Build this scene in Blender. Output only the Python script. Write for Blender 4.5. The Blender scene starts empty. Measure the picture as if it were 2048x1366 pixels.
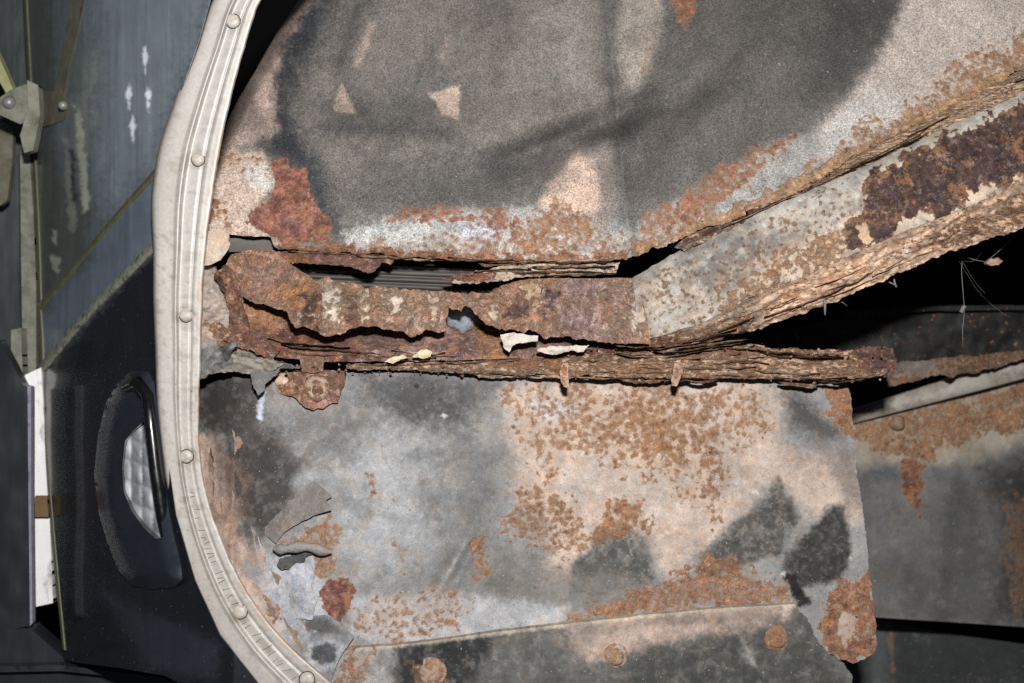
import bpy, math, random
import numpy as np
from mathutils import Vector
from mathutils.geometry import delaunay_2d_cdt

random.seed(7)
S = bpy.context.scene
C = S.collection
# ------------------------------------------------------------------ camera, world, flash, exposure
CAM_Y = -0.87                       # the camera stands 0.87 m in front of the middle plane (y = 0)
K = 0.414 / 1024.0                  # metres per photo pixel per metre of distance
cam = bpy.data.cameras.new('camera'); cam_o = bpy.data.objects.new('camera', cam); C.objects.link(cam_o)
cam.sensor_width = 36.0; cam.lens = 18.0 / 0.414; cam.clip_start = 0.02; cam.clip_end = 50
cam_o.location = (0, CAM_Y, 0); cam_o.rotation_euler = (math.radians(90), 0, 0)
cam.dof.use_dof = True; cam.dof.focus_distance = 0.88; cam.dof.aperture_fstop = 6.3
S.camera = cam_o
S.render.engine = 'CYCLES'; S.cycles.use_denoising = False; S.cycles.sample_clamp_indirect = 0.8
S.view_settings.view_transform = 'Standard'; S.view_settings.look = 'None'
S.view_settings.exposure = 0.0; S.view_settings.gamma = 1.0
W = bpy.data.worlds.new('World'); S.world = W; W.use_nodes = True
bg = W.node_tree.nodes['Background']; bg.inputs[0].default_value = (0.55, 0.62, 0.75, 1); bg.inputs[1].default_value = 0.05
fl = bpy.data.lights.new('camera_flash', 'AREA'); fl.shape = 'RECTANGLE'; fl.size = 0.05; fl.size_y = 0.025
fl.energy = 14.4; fl.color = (1.0, 0.985, 0.965)
fl_o = bpy.data.objects.new('camera_flash', fl); C.objects.link(fl_o)
fl_o.location = (0.02, CAM_Y - 0.02, 0.16)
fl_o.rotation_euler = (Vector((0.02, 0.0, 0.0)) - fl_o.location).to_track_quat('-Z', 'Y').to_euler()

# ------------------------------------------------------------------ numeric helpers
_rng = np.random.RandomState(11)
_tab = _rng.rand(8, 256, 256)
def vnoise(x, y, seed=0):
    t = _tab[seed % 8]; x = np.asarray(x, float) + 31.7 * seed; y = np.asarray(y, float) + 17.3 * seed
    xi = np.floor(x).astype(int); yi = np.floor(y).astype(int); fx = x - xi; fy = y - yi
    fx = fx * fx * (3 - 2 * fx); fy = fy * fy * (3 - 2 * fy)
    a = t[xi & 255, yi & 255]; b = t[(xi + 1) & 255, yi & 255]; c_ = t[xi & 255, (yi + 1) & 255]; d = t[(xi + 1) & 255, (yi + 1) & 255]
    return (a * (1 - fx) + b * fx) * (1 - fy) + (c_ * (1 - fx) + d * fx) * fy
def fbm(x, y, scale, octv=4, seed=0):
    """-1..1 fractal noise, scale in pixels of the photograph"""
    x = np.asarray(x, float) / scale; y = np.asarray(y, float) / scale; s = 0; a = 1; n = 0
    for o in range(octv):
        s = s + a * (vnoise(x, y, seed + o) * 2 - 1); n += a; a *= 0.55; x = x * 2.03; y = y * 2.03
    return s / n * 1.7
def sstep(a, b, v):
    t = np.clip((v - a) / (b - a + 1e-12), 0, 1); return t * t * (3 - 2 * t)
def c(r, g, b, k=0.80):
    """a colour read under the flash -> linear surface colour"""
    f = lambda v: (v / 255 / 12.92) if v / 255 <= 0.04045 else ((v / 255 + 0.055) / 1.055) ** 2.4
    return np.array([f(r) * k, f(g) * k, f(b) * k])
def inside(px, py, poly):
    px = np.asarray(px); py = np.asarray(py); r = np.zeros(px.shape, bool); n = len(poly); j = n - 1
    for i in range(n):
        xi, yi = poly[i]; xj, yj = poly[j]
        if yi != yj:
            r ^= ((yi > py) != (yj > py)) & (px < (xj - xi) * (py - yi) / (yj - yi) + xi)
        j = i
    return r
def sdist(px, py, poly):
    """signed distance, positive inside"""
    d = np.full(px.shape, 1e9); n = len(poly)
    for i in range(n):
        ax, ay = poly[i]; bx, by = poly[(i + 1) % n]; ex, ey = bx - ax, by - ay
        t = np.clip(((px - ax) * ex + (py - ay) * ey) / (ex * ex + ey * ey + 1e-9), 0, 1)
        d = np.minimum(d, np.hypot(px - ax - t * ex, py - ay - t * ey))
    return np.where(inside(px, py, poly), d, -d)
def P(px, py, d):
    return np.stack([(px - 1024) * K * d, d + CAM_Y, (683 - py) * K * d], -1)
def spline(pts, step):
    """smooth curve through points (any number of columns), resampled about every step units"""
    p = np.array(pts, float); out = []
    q = np.vstack([2 * p[0] - p[1], p, 2 * p[-1] - p[-2]])
    for i in range(1, len(q) - 2):
        n = max(1, int(np.hypot(*(q[i + 1] - q[i])[:2]) / step))
        for k in range(n):
            t = k / n; a, b, c0, d = q[i - 1], q[i], q[i + 1], q[i + 2]
            out.append(0.5 * (2 * b + (c0 - a) * t + (2 * a - 5 * b + 4 * c0 - d) * t * t + (3 * b - a - 3 * c0 + d) * t ** 3))
    out.append(p[-1]); return np.array(out)
def along(pts, x):
    p = np.array(pts, float); return np.interp(x, p[:, 0], p[:, 1])

# ------------------------------------------------------------------ paint: wear, with some painted shade and reflections, kept per vertex as masks
def paint_attrs(px, py, base, layers, mott=.15):
    n = len(px); col = np.tile(np.array(base, float), (n, 1)); rust = np.zeros(n); tint = np.tile(c(140, 95, 68), (n, 1))
    for L in layers:
        kind, poly, val, soft, namp, nsc = L[:6]; op = L[6] if len(L) > 6 else 1.0
        if poly is None: m = np.ones(n)
        else:
            a = np.array(poly); mg = soft + namp * 2 + 2
            bb = (px > a[:, 0].min() - mg) & (px < a[:, 0].max() + mg) & (py > a[:, 1].min() - mg) & (py < a[:, 1].max() + mg)
            m = np.zeros(n)
            if bb.any():
                x_, y_, k_ = px[bb], py[bb], len(poly)
                rk = 1.0 if kind == 'r' else 0.62
                sd = sdist(x_, y_, poly) + namp * 1.1 * rk * fbm(x_, y_, nsc, 5, k_) + (0.6 * soft * rk + 1.2) * fbm(x_, y_, 11, 3, k_ + 2) * rk + (0.45 * soft + 1.0) * fbm(x_, y_, 4.6, 2, k_ + 4) * rk
                w_ = soft * (.7 if kind == 'r' else 1.05) + .5
                m[bb] = sstep(-w_, w_, sd)
        m = m * op
        if kind == 'n':
            sc = L[7]; m = m * .7 * sstep(-.05, .75, fbm(px, py, sc, 4, 5) + .35 * fbm(px, py, sc * .3, 3, 2))
            kind = 'o'
        if kind == 'p': col = col * (1 - m[:, None]) + np.array(val) * m[:, None]; rust = rust * (1 - m * 0.8)
        elif kind == 'o': col = col * (1 - m[:, None]) + np.array(val) * m[:, None]
        else:
            amt, rc = val; g = m * (amt >= rust)
            tint = tint * (1 - g[:, None]) + np.array(rc) * g[:, None]; rust = np.maximum(rust, amt * m)
    f = fbm(px, py, 52, 6, 1) * .75 + fbm(px, py, 14, 4, 4) * .5 + fbm(px, py, 5, 2, 6) * .35
    col = col * np.exp(mott * f)[:, None]
    h = fbm(px, py, 38, 5, 3); v = fbm(px, py, 17, 5, 5)
    tint = tint * np.exp(.45 * v)[:, None] * np.stack([.97 + .02 * h, 1 + .01 * h, .98 - .20 * h], 1)
    return col, rust, tint
def set_attrs(me, col, rust, tint):
    n = len(me.vertices)
    a = me.attributes.new('paint', 'FLOAT_COLOR', 'POINT'); a.data.foreach_set('color', np.hstack([col, np.ones((n, 1))]).astype(np.float32).ravel())
    a = me.attributes.new('rust_tint', 'FLOAT_COLOR', 'POINT'); a.data.foreach_set('color', np.hstack([tint, np.ones((n, 1))]).astype(np.float32).ravel())
    a = me.attributes.new('rust', 'FLOAT', 'POINT'); a.data.foreach_set('value', rust.astype(np.float32))

# ------------------------------------------------------------------ materials (all procedural)
class NT:
    def __init__(s, name):
        s.m = bpy.data.materials.new(name); s.m.use_nodes = True; s.t = s.m.node_tree; s.b = s.t.nodes['Principled BSDF']
    def n(s, ty, **kw):
        nd = s.t.nodes.new(ty)
        for k, v in kw.items():
            if k.startswith('i_'):
                key = k[2:]; key = int(key) if key.isdigit() else key
                s.put(nd.inputs[key], v)
            else: setattr(nd, k, v)
        return nd
    def put(s, sock, v):
        if isinstance(v, bpy.types.NodeSocket): s.t.links.new(v, sock)
        else: sock.default_value = v
    def math(s, op, a, b=0.0, cl=False):
        nd = s.t.nodes.new('ShaderNodeMath'); nd.operation = op; nd.use_clamp = cl; s.put(nd.inputs[0], a); s.put(nd.inputs[1], b); return nd.outputs[0]
    def mix(s, f, a, b, mode='MIX'):
        nd = s.t.nodes.new('ShaderNodeMix'); nd.data_type = 'RGBA'; nd.blend_type = mode; nd.clamp_factor = True
        s.put(nd.inputs[0], f); s.put(nd.inputs[6], a); s.put(nd.inputs[7], b); return nd.outputs[2]
    def noise(s, co, scale, det=5, rough=0.6, dist=0.0):
        nd = s.n('ShaderNodeTexNoise'); s.put(nd.inputs['Vector'], co); nd.inputs['Scale'].default_value = scale
        nd.inputs['Detail'].default_value = det; nd.inputs['Roughness'].default_value = rough; nd.inputs['Distortion'].default_value = dist
        return nd.outputs['Fac']
    def ramp(s, f, stops, interp='LINEAR'):
        nd = s.t.nodes.new('ShaderNodeValToRGB'); s.put(nd.inputs[0], f); cr = nd.color_ramp; cr.interpolation = interp
        while len(cr.elements) < len(stops): cr.elements.new(0.5)
        for e, (p, col) in zip(cr.elements, stops):
            e.position = p; e.color = (*col, 1) if len(col) == 3 else col
        return nd.outputs[0]
def g3(v): return (v, v, v)
def rusty(name, grain=0.45, gscale=900, blotch=0.25, bump=0.6, rough=0.72, rbias=0.0, gbump=0.35, stretch=None, soot=0.0, soft=0.22, dusty=0.32, warm=1.0, bright=1.0):
    N = NT(name); co = N.n('ShaderNodeTexCoord').outputs['Object']
    if stretch:
        mp = N.n('ShaderNodeMapping'); N.put(mp.inputs[0], co); mp.inputs['Rotation'].default_value = (0, stretch[0], 0); mp.inputs['Scale'].default_value = (1, 1, stretch[1]); co2 = mp.outputs[0]
    else: co2 = co
    mr = lambda v, a, b, c_, d: N.n('ShaderNodeMapRange', i_0=v, i_1=a, i_2=b, i_3=c_, i_4=d).outputs[0]
    ss = lambda v, a, b: N.n('ShaderNodeMapRange', interpolation_type='SMOOTHSTEP', i_0=v, i_1=a, i_2=b, i_3=0.0, i_4=1.0).outputs[0]
    pc = N.n('ShaderNodeAttribute', attribute_name='paint').outputs['Color']
    ra = N.n('ShaderNodeAttribute', attribute_name='rust').outputs['Fac']
    rt = N.n('ShaderNodeAttribute', attribute_name='rust_tint').outputs['Color']
    g = N.noise(co, gscale, 3, 0.75); b1 = N.noise(co, 40, 7, 0.68, 0.4); b2 = N.noise(co, 190, 6, 0.7); b3 = N.noise(co, 75, 5, 0.7)
    gr = mr(g, 0.35, 0.65, 1 - grain, 1 + grain); br = mr(b1, 0.35, 0.65, 1 - blotch, 1 + blotch); br2 = mr(b2, 0.35, 0.65, 1 - blotch * .8, 1 + blotch * .8)
    mul = N.math('MULTIPLY', N.math('MULTIPLY', gr, br), br2)
    cmb = N.n('ShaderNodeCombineColor', i_0=mul, i_1=mul, i_2=mul).outputs[0]
    base = N.mix(1.0, pc, cmb, 'MULTIPLY')
    base = N.mix(1.0, base, N.ramp(b3, [(0.36, (.98, .99, 1.01)), (0.5, (1, 1, 1)), (0.64, (1 + .10 * warm, 1.0, 1 - .09 * warm))]), 'MULTIPLY')
    if soot:
        base = N.mix(N.math('MULTIPLY', ss(N.noise(co, 26, 9, .74, .6), .50, .66), soot), base, (*c(78, 76, 75), 1))
        base = N.mix(N.math('MULTIPLY', ss(N.noise(co, 55, 9, .8, .3), .56, .66), soot * .8), base, (*c(190, 186, 182), 1))
    # fine pale flecks and black specks
    fk = N.noise(co, 560, 2, 0.5); base = N.mix(N.math('MULTIPLY', N.math('GREATER_THAN', fk, 0.725), 0.55), base, (.50, .48, .46, 1))
    sp = N.noise(co, 300, 4, 0.7); base = N.mix(N.math('MULTIPLY', ss(N.math('SUBTRACT', 1.0, sp), .645, .70), 0.6), base, (.035, .034, .033, 1))
    # rust spreading by threshold
    n1 = N.noise(co2, 165, 8, 0.74, 0.3); n2 = N.noise(co2, 420, 4, 0.65); n3 = N.noise(co, 800, 3, .7)
    vo = N.n('ShaderNodeTexVoronoi', feature='SMOOTH_F1'); N.put(vo.inputs['Vector'], co2); vo.inputs['Scale'].default_value = 235; vo.inputs['Smoothness'].default_value = 0.7
    spot = N.math('MULTIPLY', N.math('SUBTRACT', 0.42, vo.outputs['Distance']), 0.8)
    n0 = N.noise(co2, 48, 6, 0.7, 0.5)
    q = N.math('ADD', N.math('ADD', N.math('MULTIPLY', N.math('SUBTRACT', n1, 0.5), 1.55), N.math('MULTIPLY', N.math('SUBTRACT', n0, 0.5), 1.0)), N.math('MULTIPLY', N.math('SUBTRACT', n2, 0.5), 0.7))
    q = N.math('ADD', N.math('ADD', q, spot), N.math('MULTIPLY', N.math('SUBTRACT', n3, .5), .5))
    lv = N.math('ADD', N.math('MULTIPLY', N.math('SUBTRACT', ra, 0.5), 1.7), rbias)
    raw = N.math('ADD', lv, q)
    m = ss(raw, -soft, soft)
    halo = N.math('MULTIPLY', N.math('MULTIPLY', ss(raw, -.75, .0), .6), N.math('MULTIPLY', ra, 2.2, True))
    r1 = N.noise(co2, 230, 9, 0.8, 0.3); r2 = N.noise(co, 80, 7, 0.72); r4 = N.noise(co, 170, 7, .78, .3)
    rv = N.ramp(r1, [(0.32, (.30, .28, .28)), (0.42, (.66, .63, .62)), (0.50, (1.0, .99, .98)), (0.58, (1.42, 1.38, 1.33)), (0.68, (2.0, 1.96, 1.9))])
    rc = N.mix(1.0, rt, rv, 'MULTIPLY')
    rc = N.mix(N.math('MULTIPLY', ss(r2, .53, .61), .6), rc, (*c(182, 122, 74), 1))
    rc = N.mix(N.math('MULTIPLY', ss(N.math('SUBTRACT', 1.0, r2), .54, .62), .45), rc, (*c(112, 88, 86), 1))
    rc = N.mix(N.math('MULTIPLY', N.math('SUBTRACT', 1.0, ss(raw, 0.0, .42)), .45), rc, (*c(178, 126, 84), 1))
    rc = N.mix(N.math('MULTIPLY', ss(r4, .54, .62), dusty), rc, (*c(206, 186, 168), 1))
    rc = N.mix(N.math('MULTIPLY', ss(N.math('SUBTRACT', 1.0, r4), .55, .63), .6), rc, (*c(70, 50, 45), 1))
    rc = N.mix(N.math('MULTIPLY', ss(N.math('SUBTRACT', 1.0, n2), .60, .70), .7), rc, (*c(66, 48, 44), 1))
    rc = N.mix(1.0, rc, N.n('ShaderNodeCombineColor', i_0=mr(g, .35, .65, .72, 1.28), i_1=mr(g, .35, .65, .72, 1.28), i_2=mr(g, .35, .65, .72, 1.28)).outputs[0], 'MULTIPLY')
    hs = N.n('ShaderNodeHueSaturation'); hs.inputs['Saturation'].default_value = .92; hs.inputs['Value'].default_value = bright; N.put(hs.inputs['Color'], rc); rc = hs.outputs[0]
    base = N.mix(halo, base, N.mix(0.6, base, (*c(190, 142, 100), 1)))
    base = N.mix(m, base, rc)
    N.put(N.b.inputs['Base Color'], base)
    N.put(N.b.inputs['Roughness'], N.mix(m, g3(rough) + (1,), (.92, .92, .92, 1)))
    N.b.inputs['Specular IOR Level'].default_value = 0.35
    h = N.math('ADD', N.math('MULTIPLY', g, gbump), N.math('MULTIPLY', N.math('MULTIPLY', m, r1), 1.9))
    h = N.math('ADD', h, N.math('MULTIPLY', b2, 0.6)); h = N.math('ADD', h, N.math('MULTIPLY', m, 0.5))
    bp = N.n('ShaderNodeBump'); bp.inputs['Strength'].default_value = bump; bp.inputs['Distance'].default_value = 0.0014; N.put(bp.inputs['Height'], h)
    N.put(N.b.inputs['Normal'], bp.outputs[0])
    return N.m
def simple(name, rgb, rough=0.5, var=0.15, scale=120, spec=0.5, metal=0.0, coat=0.0, bump=0.1, dust=None, streak=None, wear=None):
    N = NT(name); co = N.n('ShaderNodeTexCoord').outputs['Object']
    if streak:
        mp = N.n('ShaderNodeMapping'); N.put(mp.inputs[0], co); mp.inputs['Scale'].default_value = streak; cs = mp.outputs[0]
    else: cs = co
    a = N.noise(cs, scale, 5, 0.65); f = N.n('ShaderNodeMapRange', i_0=a, i_1=0.3, i_2=0.7, i_3=1 - var, i_4=1 + var).outputs[0]
    base = N.mix(1.0, (*rgb, 1), N.n('ShaderNodeCombineColor', i_0=f, i_1=f, i_2=f).outputs[0], 'MULTIPLY')
    if dust:
        d = N.noise(cs, dust[1], 6, 0.7); dm = N.n('ShaderNodeMapRange', i_0=d, i_1=dust[2], i_2=dust[2] + dust[3], i_3=0, i_4=dust[4]).outputs[0]
        base = N.mix(dm, base, (*dust[0], 1))
    if wear:
        d = N.noise(co, wear[1], 4, 0.7); dm = N.n('ShaderNodeMapRange', i_0=d, i_1=wear[2], i_2=wear[2] + 0.03, i_3=0, i_4=wear[3]).outputs[0]
        base = N.mix(dm, base, (*wear[0], 1))
    N.put(N.b.inputs['Base Color'], base); N.put(N.b.inputs['Roughness'], N.n('ShaderNodeMapRange', i_0=a, i_1=0.3, i_2=0.7, i_3=max(0, rough - .12), i_4=min(1, rough + .12)).outputs[0])
    N.b.inputs['Specular IOR Level'].default_value = spec; N.b.inputs['Metallic'].default_value = metal; N.b.inputs['Coat Weight'].default_value = coat
    N.b.inputs['Coat Roughness'].default_value = 0.12
    if bump:
        bp = N.n('ShaderNodeBump'); bp.inputs['Strength'].default_value = bump; bp.inputs['Distance'].default_value = 0.001; N.put(bp.inputs['Height'], a); N.put(N.b.inputs['Normal'], bp.outputs[0])
    return N.m
M = {}
M['upper'] = rusty('undercoated_steel', grain=0.55, gscale=820, blotch=0.13, bump=0.6, gbump=1.0, warm=.15)
M['lower'] = rusty('primed_steel', grain=0.21, gscale=1000, blotch=0.12, bump=0.6, soot=0.22)
M['heavy'] = rusty('heavy_rust', grain=0.25, gscale=800, blotch=0.25, bump=1.0, rbias=0.0, dusty=.6, soft=.3, bright=1.22)
M['beam'] = rusty('rusted_box_steel', grain=0.22, gscale=900, blotch=0.16, bump=0.8, soot=.2)
M['layer'] = rusty('laminated_rust', grain=0.3, gscale=900, blotch=0.25, bump=1.0, rbias=-0.05, stretch=(0.0, 2.2), soft=.3, dusty=.5, bright=1.15)
M['lamslant'] = rusty('laminated_rust_slant', grain=0.3, gscale=900, blotch=0.2, bump=1.0, rbias=0.0, stretch=(-0.46, 4.0), soft=.3, dusty=.5)
M['trim'] = simple('weathered_trim_metal', c(208, 200, 190), rough=0.45, var=0.10, scale=160, spec=0.5, coat=0.2, bump=0.10, dust=(c(172, 158, 140), 55, 0.48, 0.2, 0.6), wear=(c(110, 98, 86), 330, 0.67, 0.7), streak=(1, 1, .35))
M['rivet'] = simple('rivet_metal', c(196, 188, 178), rough=0.42, var=0.16, scale=400, spec=0.5, bump=0.25, dust=(c(150, 138, 124), 240, 0.48, 0.15, 0.7))
M['nut'] = simple('dull_bolt', c(150, 152, 148), rough=0.45, var=0.2, scale=200, metal=.3, bump=.2)
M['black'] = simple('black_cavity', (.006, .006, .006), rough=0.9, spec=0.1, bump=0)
M['seal'] = rusty('crumbling_sealant', grain=0.18, gscale=800, blotch=0.16, bump=0.9, soot=.2)
M['gloss'] = None

# ------------------------------------------------------------------ object helpers
def link(o, parent=None):
    C.objects.link(o)
    if parent is not None: o.parent = parent
    return o
def thing(name, label, cat, loc, group=None):
    o = bpy.data.objects.new(name, None); C.objects.link(o); o.location = loc; o.empty_display_size = 0.02
    o['label'] = label; o['category'] = cat
    if group: o['group'] = group
    return o
def meshobj(name, V, F, mat, parent=None, attrs=None, smooth=True, sharp=None, label=None):
    me = bpy.data.meshes.new(name); V = np.asarray(V, float)
    q = parent
    while q is not None: V = V - np.array(q.location); q = q.parent
    me.from_pydata(V.tolist(), [], F)
    if smooth: me.shade_smooth()
    if sharp is not None and len(sharp):
        ev = np.empty(len(me.edges) * 2, np.int32); me.edges.foreach_get('vertices', ev); ev = np.sort(ev.reshape(-1, 2), 1)
        key = ev[:, 0].astype(np.int64) * 10000000 + ev[:, 1]; sh = np.sort(np.asarray(sharp), 1); sk = sh[:, 0].astype(np.int64) * 10000000 + sh[:, 1]
        a = me.attributes.new('sharp_edge', 'BOOLEAN', 'EDGE'); a.data.foreach_set('value', np.isin(key, sk))
    if attrs is not None: set_attrs(me, *attrs)
    me.materials.append(mat); me.validate()
    o = bpy.data.objects.new(name, me); link(o, parent)
    if label: o['label'] = label
    return o
def outline(poly, step, jag=0.0, jsc=18, seed=0, smooth=False):
    p = [tuple(map(float, q)) for q in poly]
    if smooth:
        r = spline(p + [p[0]], step)[:-1]
    else:
        r = []
        for i in range(len(p)):
            a, b = p[i], p[(i + 1) % len(p)]; n = max(1, int(round(math.hypot(b[0] - a[0], b[1] - a[1]) / step)))
            for k in range(n): r.append((a[0] + (b[0] - a[0]) * k / n, a[1] + (b[1] - a[1]) * k / n))
        r = np.array(r)
    if callable(jag) or jag:
        j = jag(r[:, 0], r[:, 1]) if callable(jag) else jag
        t = np.roll(r, -1, 0) - np.roll(r, 1, 0); nn = np.stack([t[:, 1], -t[:, 0]], 1) / (np.hypot(t[:, 0], t[:, 1])[:, None] + 1e-6)
        q = fbm(r[:, 0], r[:, 1], jsc, 3, seed) * 0.8 + (vnoise(r[:, 0] / 4.0, r[:, 1] / 4.0, seed + 3) - .5) * 0.7
        r = r + nn * (q * j)[:, None]
    return r
def sheet(name, poly, dfun, mat, parent, step=5, jag=0.0, jsc=18, thick=0.0012, base=(.3, .3, .3), layers=(), relief=None, seed=0, smooth=False, label=None, holes=(), mott=.15):
    rings = [outline(poly, step, jag, jsc, seed, smooth)] + [outline(h, step, jag, jsc, seed + 5) for h in holes]
    o = np.vstack(rings); lens = [len(r) for r in rings]
    x0, y0 = rings[0].min(0); x1, y1 = rings[0].max(0)
    gx, gy = np.meshgrid(np.arange(x0 + step * .5, x1, step), np.arange(y0 + step * .5, y1, step)); gx = gx.ravel(); gy = gy.ravel()
    rs = np.random.RandomState(seed + 1); gx = gx + rs.uniform(-.25, .25, gx.shape) * step; gy = gy + rs.uniform(-.25, .25, gy.shape) * step
    sd = sdist(gx, gy, rings[0].tolist()); k = sd > step * .5; gx, gy = gx[k], gy[k]
    for r in rings[1:]:
        k = sdist(gx, gy, r.tolist()) < -step * .5; gx, gy = gx[k], gy[k]
    pts = np.vstack([o, np.stack([gx, gy], 1)]); edges = []; s = 0
    for n in lens:
        edges += [(s + i, s + (i + 1) % n) for i in range(n)]; s += n
    vo, _, fo, _, _, _ = delaunay_2d_cdt([Vector(p) for p in pts], edges, [], 0, 1e-5, False)
    xy = np.array([(v.x, v.y) for v in vo]); F = np.array([f for f in fo if len(f) == 3])
    cen = xy[F].mean(1); keep = inside(cen[:, 0], cen[:, 1], rings[0].tolist())
    for r in rings[1:]: keep &= ~inside(cen[:, 0], cen[:, 1], r.tolist())
    F = F[keep]
    u = np.unique(F); rm = np.full(len(xy), -1); rm[u] = np.arange(len(u)); xy = xy[u]; F = rm[F]
    px, py = xy[:, 0], xy[:, 1]; d = dfun(px, py) * np.ones(len(px))
    if relief is not None: d = d - relief(px, py)
    front = P(px, py, d)
    a, b, c_ = front[F[:, 0]], front[F[:, 1]], front[F[:, 2]]
    ny = np.cross(b - a, c_ - a)[:, 1]; flip = ny > 0; F[flip] = F[flip][:, ::-1]     # normals towards the camera
    n = len(xy); back = front + np.array([0, thick, 0])
    e = np.vstack([F[:, [0, 1]], F[:, [1, 2]], F[:, [2, 0]]]); key = np.sort(e, 1); kk = key[:, 0].astype(np.int64) * 10000000 + key[:, 1]
    _, inv, cnt = np.unique(kk, return_inverse=True, return_counts=True); be = e[cnt[inv] == 1]
    faces = F.tolist() + (F[:, ::-1] + n).tolist() + [(int(i), int(i + n), int(j + n), int(j)) for j, i in be[:, ::-1][:, ::-1].tolist()]
    col, rust, tint = paint_attrs(px, py, base, layers, mott)
    col = np.vstack([col, col]); rust = np.hstack([rust, rust]); tint = np.vstack([tint, tint])
    return meshobj(name, np.vstack([front, back]), faces, mat, parent, (col, rust, tint), True, np.vstack([be, be + n]), label)
def loft(name, rows, mat, parent, attrs=None, sharp_cols=(), label=None, close=False, base=None):
    R = np.array(rows); a, b = R.shape[:2]; V = R.reshape(-1, 3); F = []
    for i in range(a - 1):
        for j in range(b - (0 if close else 1)):
            j2 = (j + 1) % b; F.append((i * b + j, i * b + j2, (i + 1) * b + j2, (i + 1) * b + j))
    at = attrs
    if base is not None: at = (np.tile(base, (len(V), 1)), np.zeros(len(V)), np.tile(c(140, 95, 68), (len(V), 1)))
    return meshobj(name, V, F, mat, parent, at, True, None, label)
def tube(name, pts, rad, mat, parent, seg=6, label=None):
    pts = [Vector(p) for p in pts]; rows = []
    for i, p in enumerate(pts):
        t = (pts[min(i + 1, len(pts) - 1)] - pts[max(i - 1, 0)]).normalized(); u = t.orthogonal().normalized(); v = t.cross(u)
        r = rad[i] if hasattr(rad, '__len__') else rad
        rows.append([p + (u * math.cos(2 * math.pi * k / seg) + v * math.sin(2 * math.pi * k / seg)) * r for k in range(seg)])
    V = [q for r in rows for q in r]; n = len(rows); F = []
    for i in range(n - 1):
        for k in range(seg): F.append((i * seg + k, i * seg + (k + 1) % seg, (i + 1) * seg + (k + 1) % seg, (i + 1) * seg + k))
    F.append(tuple(range(seg))[::-1]); F.append(tuple(range((n - 1) * seg, n * seg)))
    return meshobj(name, [tuple(v) for v in V], F, mat, parent, None, True, None, label)
def dome(name, px, py, d, rpx, h, mat, parent, prof=None, seg=20, attrs=None, tilt=(0, 0), wob=0.0, label=None, sy=1.0):
    """a rivet or bolt head: turned profile facing the camera side"""
    r = rpx * K * d; prof = prof or [(1.12, 0.0), (1.0, .12), (.97, .35), (.8, .72), (.5, .93), (.2, 1.0)]
    V = []; F = []
    for k, (pr, ph) in enumerate(prof):
        for s in range(seg):
            a = 2 * math.pi * s / seg; w = 1 + wob * math.sin(3 * a + px) + wob * .7 * math.sin(5 * a + py)
            dx, dz = r * pr * math.cos(a) * w, r * pr * math.sin(a) * w * sy
            o = P(np.float64(px), np.float64(py), np.float64(d))
            V.append((o[0] + dx, o[1] - ph * h + dx * tilt[0] + dz * tilt[1], o[2] + dz))
    for k in range(len(prof) - 1):
        for s in range(seg): F.append((k * seg + s, k * seg + (s + 1) % seg, (k + 1) * seg + (s + 1) % seg, (k + 1) * seg + s))
    F.append(tuple(range((len(prof) - 1) * seg, len(prof) * seg))); F.append(tuple(range(seg))[::-1])
    at = None
    if attrs is not None:
        n = len(V); at = (np.tile(attrs[0], (n, 1)), np.full(n, attrs[1]), np.tile(attrs[2], (n, 1)))
    return meshobj(name, V, F, mat, parent, at, True, None, label)
def bump2(px, py, cx, cy, sx, sy, ang=0.0):
    dx, dy = px - cx, py - cy; ca, sa = math.cos(ang), math.sin(ang)
    return np.exp(-((dx * ca + dy * sa) / sx) ** 2 - ((-dx * sa + dy * ca) / sy) ** 2)
BASE = lambda px, py, d: tuple(P(np.float64(px), np.float64(py), np.float64(d)))

RUST = c(140, 95, 70); ORNG = c(172, 114, 68); REDR = c(140, 86, 74); PURP = c(112, 82, 74); DKPU = c(84, 62, 60); TAN = c(176, 140, 108); DKBR = c(96, 66, 52)

# ------------------------------------------------------------------ dark space behind everything: a near-black sheet in place of the unlit hollow
def shade_sheet():
    V = [P(np.float64(x), np.float64(y), np.float64(d)) for d in (1.75,) for x, y in ((-900, -700), (3000, -700), (3000, 2100), (-900, 2100))]
    o = meshobj('hollow_shade_sheet', V, [(0, 1, 2, 3)], M['black'], None, None, False); o['kind'] = 'structure'
shade_sheet()

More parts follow.
